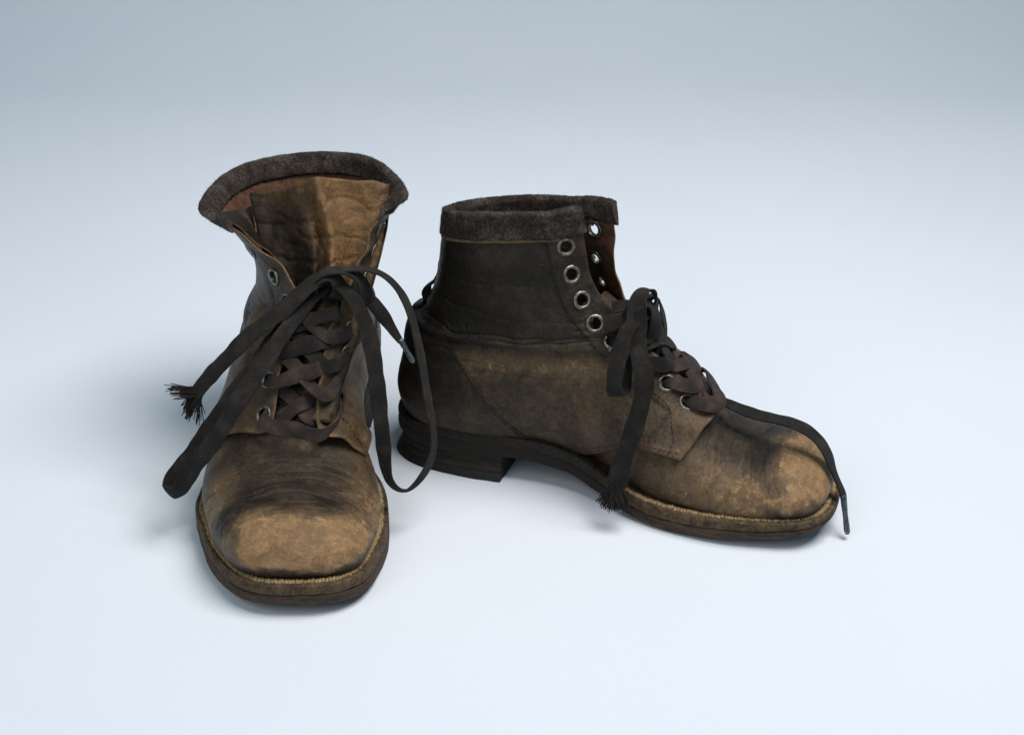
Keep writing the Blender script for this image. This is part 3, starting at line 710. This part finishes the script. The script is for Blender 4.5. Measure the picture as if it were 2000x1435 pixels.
    for e_, f_ in ((0, 1), (-1, -2)): PF[e_] += unit(P1[e_]-P1[f_])*.22
    m_ = PF.shape[1]; V = PF.reshape(-1, 3)
    F = [(i*m_+j, (i+1)*m_+j, (i+1)*m_+j+1, i*m_+j+1) for i in range(na2-1) for j in range(m_-1)]
    F += [(i*m_+m_-1, (i+1)*m_+m_-1, (i+1)*m_, i*m_) for i in range(na2-1)]
    F += [tuple(range(m_)), tuple((na2-1)*m_+j for j in range(m_-1, -1, -1))]
    fc = mesh("felt_collar", V, F, root, [M_felt], None, True, 60)
    nf = 12000; ii = rng.integers(1, na2-1, nf); jj = rng.integers(0, m_-1, nf)
    ends = rng.random(nf) < .06; ii[ends] = np.where(rng.random(ends.sum()) < .5, 1, na2-2)
    bp = PF[ii, jj]+(PF[ii+0, jj+1]-PF[ii, jj])*rng.random((nf, 1)); dn = unit(NF[ii, jj]*.6+rng.normal(0, .62, (nf, 3)))
    ln = (.035+.10*rng.random((nf, 1))**3); sd_ = unit(np.cross(dn, rng.normal(0, 1, (nf, 3))))*.0075
    bend = rng.normal(0, .05, (nf, 3))
    V = np.stack([bp-sd_, bp+sd_, bp+dn*ln*.55+sd_*.8+bend*.3, bp+dn*ln*.55-sd_*.8+bend*.3, bp+dn*ln+bend], 1).reshape(-1, 3)
    k5 = np.arange(nf)*5
    F = [t for i in k5 for t in ((i, i+1, i+2, i+3), (i+3, i+2, i+4))]
    fz = mesh("felt_fuzz", V, F, fc, [M_felt_fibre]); fz["kind"] = "stuff"
    # ---------------- stitch lines on the quarters
    for ue, sg in ((2*NU-2, -1), (0, 1)):
        jlo = 8+int(np.argmin(np.abs(Q[ue, 8:, 2]-(9.3 if open_shaft else 8.6))))
        js = np.arange(jlo, NV-16, 1.0); us = []
        for j in js.astype(int):
            l = dist[NU-1:, j] if ue else dist[:NU, j]; i = int(np.argmin(np.abs(l-2.15))); us.append(i+NU-1 if ue else i)
        sd_ = slice(NU-1, None) if ue else slice(0, NU); wing = []
        for wx_, wz_ in ((18.15, 4.75), (18.2, 5.4), (17.95, 6.1), (17.45, 6.9)):
            wx_ -= .8 if (open_shaft and not ue) else 0; wz_ += .3 if open_shaft else 0
            q2 = Q[sd_]; i_, j_ = np.unravel_index(np.argmin((q2[..., 0]-wx_)**2+(q2[..., 2]-wz_)**2), q2.shape[:2]); wing.append((i_+(NU-1 if ue else 0), j_))
        us = [w_[0] for w_ in wing]+us[::6]; js = np.array([w_[1] for w_ in wing]+list(js[::6]), float)
        p_, n_, _ = qe(np.array(us, float), js); p_ = curve(p_, 400)
        n_ = np.stack([np.interp(np.linspace(0, 1, 400), np.linspace(0, 1, len(n_)), n_[:, i]) for i in range(3)], -1)
        stitches("stay_stitching", p_, n_, .20, .09, .026, M_thread_dark, q_ob, .0)
        for vo_, mt in ((3.2, M_thread_red), (6.0, M_thread_red)):
            us = np.linspace(uc+(-sg)*int(NU*.66), ue+sg*3, 300); p_, n_, _ = qe(us, np.full(300, vo_))
            stitches("quarter_stitching", p_, n_, .19, .10, .032, mt, q_ob, .0)
        us = np.full(200, ue+sg*2.0); p_, n_, _ = qe(us, np.linspace(2, NV-18, 200))
    return root, Q, NQ, eyes, dict(C=C, lat=lat, med=med)

EYES_CLOSED = {'m': [(7.41, .92), (8.42, .95), (9.53, 1.0), (10.85, 1.3), (11.89, 1.25), (13.05, 1.1), (14.3, 1.05), (15.78, 1.05)],
               'l': [(6.9, 1.0), (7.8, 1.0), (8.8, 1.0), (9.8, 1.0), (10.9, 1.2), (12.18, 1.6), (13.52, 1.4), (15.38, 1.3)]}
EYES_OPEN = {'m': [(8.5, 1.7), (9.65, 1.75), (10.8, 1.6), (11.9, 1.4), (13.0, 1.2), (14.0, 1.2), (15.0, 1.2), (16.2, 1.1)],
             'l': [(7.63, .75), (9.12, .78), (10.3, .9), (11.5, 1.0), (12.8, 1.1), (14.27, 1.16), (15.37, 1.7)]}
LEFT = make_boot("ankle_boot", "worn brown leather boot facing the viewer, felt collar and tongue wide open", (-12.87, 26.75), math.radians(-88.2), 1, True, .03)
RIGHT = make_boot("ankle_boot", "worn brown leather boot turned side-on with its toe to the right, shaft half laced", (-6.62, 18.42), math.radians(-20.5), -1, False, .19)

# ================================================================== laces (control points: x, y, z and the way the flat face looks, in boot centimetres)
LACE_OPEN = {
 'END': [(14.05, 2.72, 13.59, 0.43, -0.01, 0.9), (14.95, 2.02, 14.15, 0.43, -0.01, 0.9), (15.45, 1.13, 13.89, 0.54, -0.11, 0.83), (15.95, -0.27, 12.81, 0.7, -0.21, 0.69), (16.5, -2.02, 11.6, 0.73, -0.21, 0.65), (16.6, -3.56, 10.16, 0.75, -0.26, 0.61), (16.4, -4.63, 9.0, 0.74, -0.31, 0.6), (16.1, -5.68, 7.62, 0.74, -0.31, 0.6)],
 'LOOPA': [(14.35, 2.2, 13.25, -0.89, 0.03, -0.46), (14.95, 1.05, 12.58, -0.96, 0.03, -0.28), (15.65, -0.24, 11.71, -0.96, 0.03, -0.28), (16.85, -1.98, 9.84, -0.92, 0.13, -0.37), (18.1, -3.7, 7.92, -0.92, 0.13, -0.37), (18.8, -5.39, 5.69, -0.93, 0.03, -0.37), (19.3, -6.78, 3.99, -0.79, -0.35, -0.51), (19.8, -7.32, 3.19, 0.25, -0.81, -0.53), (20.5, -6.6, 3.65, 0.95, -0.31, -0.02), (20.6, -5.26, 5.43, 0.78, 0.07, 0.62), (20.3, -4.02, 7.04, 0.75, 0.07, 0.66), (19.5, -2.7, 9.0, 0.72, 0.07, 0.69), (18.15, -1.32, 10.66, 0.72, 0.07, 0.69), (16.65, -0.21, 11.81, 0.72, 0.07, 0.69), (15.65, 0.85, 12.84, 0.65, 0.07, 0.76), (14.85, 1.97, 13.48, 0.59, 0.07, 0.81)],
 'LOOPB': [(14.75, 1.54, 13.69, 0.3, -0.01, 0.95), (15.15, 2.48, 14.49, 0.03, -0.0, 1.0), (15.05, 3.78, 14.68, -0.06, 0.1, 0.99), (14.95, 5.04, 14.27, -0.0, 0.41, 0.91), (15.3, 6.22, 12.99, 0.26, 0.74, 0.63), (15.8, 6.9, 11.12, 0.41, 0.81, 0.42), (16.8, 7.27, 9.01, 0.46, 0.82, 0.34), (17.9, 7.7, 6.78, 0.46, 0.86, 0.22), (18.6, 7.79, 5.16, 0.51, 0.86, -0.08), (19.2, 7.29, 3.76, 0.72, 0.47, -0.51), (19.7, 6.26, 2.85, 0.71, -0.02, -0.71), (20.0, 5.45, 3.5, 0.71, -0.63, -0.31), (20.0, 5.09, 5.31, 0.8, -0.51, 0.32), (19.4, 4.92, 7.51, 0.79, -0.31, 0.53), (18.4, 4.73, 9.57, 0.76, -0.22, 0.62), (17.15, 4.37, 11.35, 0.72, -0.02, 0.7), (16.15, 3.8, 12.62, 0.59, 0.07, 0.81), (15.55, 3.01, 13.62, 0.36, 0.08, 0.93), (14.85, 1.99, 13.86, 0.16, -0.01, 0.99)],
 'AGL': [(14.05, 3.34, 13.16, 0.49, 0.29, 0.82), (13.65, 4.15, 12.19, 0.6, 0.27, 0.75), (13.45, 4.84, 11.1, 0.7, 0.25, 0.67), (13.65, 5.41, 10.19, 0.76, 0.26, 0.6), (14.0, 5.93, 9.49, 0.76, 0.26, 0.6)],
 'AGT': [(14.0, 5.88, 9.69, 0.89, -0.03, 0.46), (14.3, 6.65, 8.29, 0.89, -0.03, 0.46)],
 'KA': [(14.65, 1.11, 12.92, 0.78, -0.62, -0.03), (15.35, 1.53, 14.09, 0.47, -0.32, 0.82), (15.45, 2.21, 14.37, 0.43, 0.18, 0.88), (15.35, 2.66, 13.82, 0.82, 0.38, 0.42), (15.0, 2.47, 12.9, 0.94, 0.28, -0.21), (14.4, 1.86, 12.25, 0.72, -0.02, -0.69)],
 'KB': [(14.65, 0.71, 13.15, 0.4, -0.3, 0.86), (15.15, 1.61, 14.34, 0.15, -0.2, 0.97), (15.25, 2.64, 14.65, 0.03, -0.0, 1.0), (15.15, 3.62, 14.22, 0.3, 0.19, 0.94), (14.9, 4.05, 13.31, 0.6, 0.27, 0.75), (14.4, 4.26, 12.21, 0.76, 0.26, 0.6)],
}
LACE_CLOSED = {
 'END': [(15.8, -0.5, 11.6, 0.55, -0.65, 0.53), (16.03, -0.6, 12.55, 0.63, -0.03, 0.78), (15.69, -1.0, 13.28, -0.1, 0.26, 0.96), (15.38, -1.7, 13.08, -0.33, -0.54, 0.77), (15.45, -2.4, 12.06, 0.1, -0.84, 0.54), (15.8, -3.1, 10.58, 0.2, -0.81, 0.55), (16.42, -3.8, 9.25, 0.29, -0.78, 0.55), (16.47, -4.4, 7.76, 0.14, -0.8, 0.58), (16.15, -4.9, 5.97, 0.09, -0.78, 0.62), (15.81, -5.3, 4.43, 0.13, -0.77, 0.62), (15.54, -5.5, 2.83, 0.19, -0.79, 0.59)],
 'LOOPA': [(15.8, -1.2, 11.26, -0.34, 0.92, -0.19), (15.32, -1.9, 11.56, -0.51, 0.81, -0.27), (14.98, -2.4, 10.92, -0.5, 0.78, -0.37), (15.08, -3.0, 9.76, -0.5, 0.78, -0.37), (15.2, -3.6, 8.93, -0.49, 0.75, -0.45), (15.11, -4.3, 8.04, 0.16, -0.43, -0.89), (14.98, -4.75, 8.64, 0.15, -0.95, 0.27), (14.93, -4.4, 9.76, 0.1, -0.84, 0.54), (14.98, -3.7, 10.72, 0.06, -0.84, 0.53), (15.13, -3.1, 11.59, -0.0, -0.8, 0.6), (15.54, -2.0, 12.03, 0.14, -0.64, 0.76), (15.92, -1.2, 11.93, 0.4, -0.5, 0.77)],
 'LOOPB': [(15.5, -0.9, 11.46, 0.13, -0.35, 0.93), (15.44, -0.4, 12.27, -0.36, -0.34, 0.87), (15.75, 0.1, 12.43, 0.14, 0.22, 0.97), (16.05, 0.6, 11.67, 0.83, 0.12, 0.55), (16.23, 1.1, 10.29, 0.96, 0.03, 0.28), (16.18, 1.4, 9.03, 0.99, -0.06, 0.1), (15.98, 1.5, 8.1, 0.98, -0.19, -0.09)],
 'AGL': [(17.36, 0.9, 8.63, 0.44, 0.28, 0.86), (18.46, 0.7, 7.63, 0.44, 0.28, 0.86), (19.55, 0.4, 6.62, 0.44, 0.28, 0.86), (20.63, 0.1, 6.23, 0.24, -0.08, 0.97), (22.22, -0.2, 6.08, 0.18, -0.21, 0.96), (24.06, -0.5, 6.13, 0.18, -0.21, 0.96), (25.64, -0.7, 5.68, 0.43, -0.17, 0.88), (26.7, -0.8, 4.6, 0.71, -0.2, 0.68), (27.32, -0.95, 3.3, 0.92, -0.01, 0.39), (27.77, -1.25, 2.54, 0.88, -0.34, 0.33), (27.94, -1.45, 2.07, 0.73, -0.56, 0.4)],
 'AGT': [(27.85, -1.35, 2.48, 0.31, -0.83, 0.46), (28.43, -2.1, 0.38, 0.31, -0.83, 0.46)],
 'KA': [(14.85, -2.0, 11.2, -0.18, -0.9, 0.4), (15.14, -2.1, 12.42, -0.2, -0.64, 0.74), (15.61, -1.7, 12.74, 0.06, -0.15, 0.99), (16.09, -1.2, 12.15, 0.65, -0.25, 0.72), (16.22, -1.0, 10.98, 0.77, -0.56, 0.3), (15.9, -1.0, 9.87, 0.54, -0.84, -0.08)],
 'KB': [(13.57, -2.6, 11.52, 0.16, -0.7, 0.69), (14.29, -2.3, 11.63, 0.14, -0.64, 0.76), (15.01, -1.7, 11.81, 0.19, -0.52, 0.84), (15.6, -0.9, 11.97, 0.33, -0.33, 0.88), (16.12, -0.2, 11.52, 0.61, -0.19, 0.77)],
 'KC': [(13.56, -0.9, 11.73, 0.1, -0.55, 0.83), (14.29, -0.8, 11.93, 0.15, -0.4, 0.9), (15.12, -0.5, 11.87, 0.29, -0.21, 0.94), (15.92, -0.2, 11.16, 0.71, -0.2, 0.68), (16.35, -0.2, 9.98, 0.86, -0.29, 0.41), (16.29, -0.3, 8.67, 0.79, -0.41, 0.46)],
}

def threads(name, end, tang, wide, dirs, n, length, parent):
    bag = Bag()
    for i in range(n):
        r0 = end+wide*(rng.random()-.5)*.85+rng.normal(0, .03, 3)-tang*.25
        d = unit(np.array(dirs[rng.integers(len(dirs))])+rng.normal(0, .07, 3)); L = length*(.6+.45*rng.random())
        p = [r0, r0+tang*.32+rng.normal(0, .03, 3)]
        cu = rng.normal(0, .25, 3); q = p[-1]; dd = unit(tang*.5+d)
        for k in range(6):
            dd = unit(dd*.6+d*.5+cu*.22+np.array([0, 0, -.05])+rng.normal(0, .06, 3)); q = q+dd*L/6; p.append(q)
        V, F = tube(curve(np.array(p), 14), np.linspace(.038, .024, 14), 5); bag.add(V, F)
    o = bag.build(name, parent, M_lace); o["kind"] = "stuff"; return o
def aglet(a, b, parent):
    a, b = np.array(a), np.array(b); t = np.linspace(0, 1, 24)[:, None]; P = a+(b-a)*t
    r = .165+.015*np.sin(t[:, 0]*9); r[0] = .12; r[-1] = .10; r[1] = .17; r[-2] = .15
    V, F = tube(P, r, 14); k = 14
    ax = unit(b-a); V = V.reshape(24, k, 3)
    V[:, 0] -= (V[:, 0]-P)*.42                                            # the folded seam of the tin
    return mesh("aglet", V.reshape(-1, 3), F, parent, [M_aglet], None, True, 40)
def lace_up(root, Q, NQ, eyes, data, nx, open_shaft, skip=()):
    lace = bpy.data.objects.new("lace", None); col.objects.link(lace); lace.parent = root
    W = .78
    E = lambda k, i: eyes[(k, i)]
    def edge_dir(k, i):
        p, n, uu, vv, a, j = E(k, i); u_ = Q.shape[0]-1 if a > Q.shape[0]//2 else 0
        e = Q[u_, j]; return e
    def cross(k, i, lift, wd):
        o = 'l' if k == 'm' else 'm'
        pA, nA = E(k, i)[0], E(k, i)[1]; pB, nB = E(o, i+1)[0], E(o, i+1)[1]
        eA, eB = edge_dir(k, i), edge_dir(o, i+1)
        eA = eA*.95+edge_dir(k, i+1)*.05; eB = eB*.95+edge_dir(o, i)*.05
        nm = unit(nA+nB+np.array([.8, 0, .7])); mid = (eA+eB)*.5
        dA = unit(eA-pA); dB = unit(pB-eB)
        pts = [pA-nA*.30-dA*.12, pA+nA*.10+dA*.12, pA+nA*.30+dA*.55, eA+nA*.26+nm*lift*.4, mid+nm*(.32+lift), eB+nm*.10-dB*.25, eB-nB*.42+dB*.45, pB-nB*.55+dB*.0]
        tw = np.array([.55*math.sin(i*2.9+(k == 'm')*1.7), 0, .45*math.cos(i*1.9+(k == 'm')*2.3)])
        nr = [nA*.4-dA*.9, nA*.8-dA*.5, nA, nA+nm*.5+tw*.6, nm+tw, nm*.7+nB*.3, nB, nB]
        wv = np.array([.60, .62, .78, .86, .88, .86, .8, .7])*W/.80*wd
        if i == 0:
            pts = [pA-nA*.50, eA-nA*.42, mid+nm*(lift-.05), eB-nB*.40, pB-nB*.55]; nr = [nA, nA+nm, nm+tw*.4, nB+nm, nB]; wv = np.array([.7, .8, .84, .8, .7])*W/.8
        ribbon("lace_crossing", pts, [unit(v) for v in nr], wv, .17, lace, M_lace_faded if i < 2 else M_lace, None, .05, i*2+(k == 'm'))
    for i in range(nx):
        for k, lf in (('m', .05), ('l', .26)):
            if (k, i) in skip: continue
            cross(k, i, lf+.06*math.sin(i*2.3), 1+.06*math.sin(i*3.1+lf*9))
    # bottom bar over the first pair
    (a, na), (b, nb) = E('l', 0)[:2], E('m', 0)[:2]; nm = unit(na+nb+np.array([.6, 0, .8])); d = b-a
    ea, eb = edge_dir('l', 0), edge_dir('m', 0); da, db = unit(ea-a), unit(eb-b); fw = np.array([.35, 0, -.22]) if open_shaft else np.array([.05, 0, .0])
    if open_shaft:
        pts = [a-na*.35, a+na*.12+da*.12, a+na*.34+da*.5+fw*.4, ea+nm*.32+fw, (ea+eb)*.5+nm*.42+fw*1.6, eb+nm*.30+fw*2.4, b+nb*.36+db*.35+fw*2.9, b+nb*.38-db*.30+fw*2.2, b+nb*.36-db*.62+fw*.6, b+nb*.26-db*.34-fw*.35, b-nb*.22]
        nr = [na-da, na-da*.5, na, nm+na, nm+fw, nm+fw*2, nb+fw*2, nb-db*.3+fw, nb*.7-db, nb*.6-db*.5-fw*1.5, nb*.3-db*.3-fw*2]
        ww = np.array([.6, .62, .8, .86, .82, .8, .70, .58, .50, .42, .36])
    else:
        pts = [a-na*.35, a+na*.12+da*.12, a+na*.34+da*.5, ea+nm*.34, (ea+eb)*.5+nm*.55, eb+nm*.34, b+nb*.34+db*.5, b+nb*.12+db*.12, b-nb*.35]
        nr = [na-da, na-da*.5, na, nm+na, nm, nm+nb, nb, nb-db*.5, nb-db]; ww = np.array([.6, .62, .8, .9, .95, .92, .85, .66, .6])
    ribbon("lace_crossing", pts, [unit(v) for v in np.array(nr)], ww, .17, lace, M_lace_faded, None, .03, 9)
    A = {k: np.array(v) for k, v in data.items()}
    def rb(nm, key, w, th, seed, mat=None):
        w = np.interp(np.linspace(0, 1, len(A[key])), np.linspace(0, 1, len(w)), w) if not np.isscalar(w) else w
        return ribbon(nm, A[key][:, :3], A[key][:, 3:], w, th, lace, mat or M_lace, None, .03, seed)
    rb("bow_loop", 'LOOPA', (.6, .85, .95, .95, .9, .95, .9, .6) if open_shaft else (.6, .8, .9, 1.0, .9, .95, .8, .6), .12, 1)
    rb("bow_loop", 'LOOPB', (.6, .7, .7, .72, .75, .85, .95, .9, .6) if open_shaft else (.7, .8, .8, .75, .7), .12, 2)
    rb("lace_end", 'END', (.6, .9, 1.0, .98, .95, .95, .92) if open_shaft else (.6, .95, 1.15, 1.1, 1.05, 1.05, 1.15), .13, 3)
    rb("lace_end", 'AGL', (.7, .85, .8, .62, .36) if open_shaft else (.8, .85, .9, .85, .85, .9, .9, .65, .34), .14, 4)
    rb("knot", 'KA', .85 if open_shaft else .9, .16, 5)
    rb("knot", 'KB', .9, .16, 6)
    if 'KC' in A: rb("knot", 'KC', .8, .15, 7)
    aglet(A['AGT'][0, :3], A['AGT'][1, :3], lace)
    e = A['END']; t = unit(e[-1, :3]-e[-2, :3]); w = unit(np.cross(t, e[-1, 3:]))*.95
    return lace, e[-1, :3], t, w

def tongue(root, spine, hw, cy, med, folds, wear_shade_fn, top_slant, mat):
    nb, na = 150, 90
    sp = curve(np.array(spine), nb); b = np.linspace(0, 1, nb); a = np.linspace(-1, 1, na)
    T = unit(np.gradient(sp, axis=0)); Nn = np.stack([T[:, 1], -T[:, 0]], -1)          # forward-up normal in the x-z plane
    sgn = np.sign(Nn[-1, 0]) or 1; Nn = Nn*sgn
    hwv = np.interp(b, np.linspace(0, 1, len(hw)), hw); cyv = np.interp(b, np.linspace(0, 1, len(cy)), cy)
    P = np.zeros((nb, na, 3))
    bb = b[:, None]; aa = a[None]
    off = folds(aa, bb)
    ext = top_slant(aa)*sstep(.55, 1, bb)
    P[..., 0] = sp[:, None, 0]+Nn[:, None, 0]*off+T[:, None, 0]*ext
    P[..., 2] = sp[:, None, 1]+Nn[:, None, 1]*off+T[:, None, 1]*ext
    P[..., 1] = cyv[:, None]*med+aa*hwv[:, None]
    N = gnormals(P)
    if N[nb//2, na//2, 0] < 0: N = -N
    ds = .34*fbm(P*np.array([.4, .55, .3])+2, 4)+.05*fbm(P*np.array([.8, 1.2, 2.6])+8, 4)
    for q in range(9):
        z0 = P[..., 2].min()+(P[..., 2].max()-P[..., 2].min())*(.30+.08*q)
        ds = ds-.07*np.exp(-((P[..., 2]-z0-1.1*fbm(P*.45+q*3, 3))/.11)**2)*sstep(-.1, .2, vnoise(P*.45+q*7))
    P = P+N*ds[..., None]
    w = wear_shade_fn(aa+0*bb, bb+0*aa, P)
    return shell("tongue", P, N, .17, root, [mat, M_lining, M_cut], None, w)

# open boot: tongue stands up and spreads, its outer third folded back
fold_open = lambda a, b: .75*(1-a*a)+.22*np.sin(a*5.2+b*3.0)*sstep(.3, .6, b)-1.1*sstep(.05, -.55, a)*sstep(.25, .6, b)*(1-.25*b)-.85*np.exp(-((a+.10+.12*np.sin(b*7))/.075)**2)*sstep(.2, .42, b)*sstep(.95, .75, b)+.70*np.exp(-((a-.10+.12*np.sin(b*7))/.17)**2)*sstep(.3, .6, b)-.35*np.exp(-((a-.55)/.14)**2)*sstep(.25, .5, b)*sstep(1., .7, b)
wear_shade_open = lambda a, b, P: .72+.16*sstep(.4, .9, b)-.42*sstep(.08, -.40, a+.25*fbm(P*.4, 3))*sstep(1.05, .80, b+.12*a)-.25*sstep(.45, .2, b)-.22*np.exp(-((a+.12)/.08)**2)*sstep(.2, .4, b)*sstep(.85, .6, b)-.25*sstep(.85, 1, np.abs(a))  # rub wear, plus shade painted dark on the outer half and along the fold
TONGUE_OPEN = [(18.8, 6.75), (17.9, 7.6), (16.3, 9.2), (14.6, 10.9), (13.2, 12.6), (12.0, 14.4), (10.9, 16.2), (10.0, 18.1)]
tongue(LEFT[0], TONGUE_OPEN, (2.0, 2.1, 2.3, 2.6, 2.9, 3.4, 3.9, 4.2), (.5, .6, .9, 1.2, 1.45, 1.5, 1.4, 1.3), 1, fold_open, wear_shade_open, lambda a: -.75*sstep(.0, -1, a)-.35*sstep(.72, 1, a)+.10*np.sin(a*6+1), M_tongue)
tg = bpy.data.objects["tongue"]
def gusset(root, Q, NQ, end_a, side, zs, name):
    """soft side wall of the tongue, sewn from its edge to the inside of the quarter"""
    spz = np.array([p[2] for p in end_a]); nu = Q.shape[0]; ue = nu-1 if side > 0 else 0; rows = []
    for z in zs:
        e = np.array([np.interp(z, spz, [p[c] for p in end_a]) for c in range(3)])
        j = int(np.argmin(np.abs(Q[ue, :, 2]-z))); i = ue-side*13; q = Q[i, j]-NQ[i, j]*.30
        t = np.linspace(0, 1, 16)[:, None]
        rows.append(e*(1-t)+q*t+np.array([-1.0, 0, -.5])*np.sin(np.pi*t)*.8)
    P = np.array(rows).swapaxes(0, 1); N = gnormals(P)
    if N[8, len(zs)//2, 0] < 0: N = -N
    P = P+N*(.12*fbm(P*.7+9, 3))[..., None]
    return shell(name, P, N, .12, root, [M_black, M_black, M_cut], None, .30+0*P[..., 0])
tv_ = np.array([v.co[:] for v in tg.data.vertices])/SC
def tongue_edge(sg):
    out = []
    for z in np.arange(9.5, 18.6, .3):
        m = np.abs(tv_[:, 2]-z) < .25
        if m.sum() < 5: continue
        p = tv_[m]; out.append(p[np.argmax(p[:, 1]*sg)])
    return out
gusset(LEFT[0], LEFT[1], LEFT[2], tongue_edge(-1), -1, np.linspace(11.0, 16.35, 40), "tongue_gusset")
gusset(LEFT[0], LEFT[1], LEFT[2], tongue_edge(1), 1, np.linspace(11.5, 17.2, 40), "tongue_gusset")
fold_closed = lambda a, b: .45*(1-a*a)
TONGUE_CLOSED = [(18.8, 6.3), (17.3, 7.4), (15.3, 8.6), (13.8, 9.7), (12.8, 10.5), (12.2, 11.1), (11.7, 11.6)]
tongue(RIGHT[0], TONGUE_CLOSED, (1.5, 1.6, 1.6, 1.6, 1.6, 1.5, 1.5), (0, 0, .0, .1, .25, .3, .3), -1, fold_closed, lambda a, b, P: .80+0*a, lambda a: 0*a, M_tongue)
ln, e, t, w = lace_up(LEFT[0], LEFT[1], LEFT[2], LEFT[3], LACE_OPEN, 4, True)
threads("frayed_threads", e, t, w, [(.1, -1, .10), (.1, -1, .22), (.2, -.55, -.8), (.2, -.45, -.9), (.25, -.5, -.8), (.2, -.35, -.9), (.2, .0, -1)], 150, 1.75, ln)
ln, e, t, w = lace_up(RIGHT[0], RIGHT[1], RIGHT[2], RIGHT[3], LACE_CLOSED, 4, False)
threads("frayed_threads", e, t, w, [(-.5, -.3, -.8), (-.25, -.4, -.9), (0, -.45, -.9), (.3, -.4, -.85), (.55, -.3, -.75)], 170, 1.5, ln)
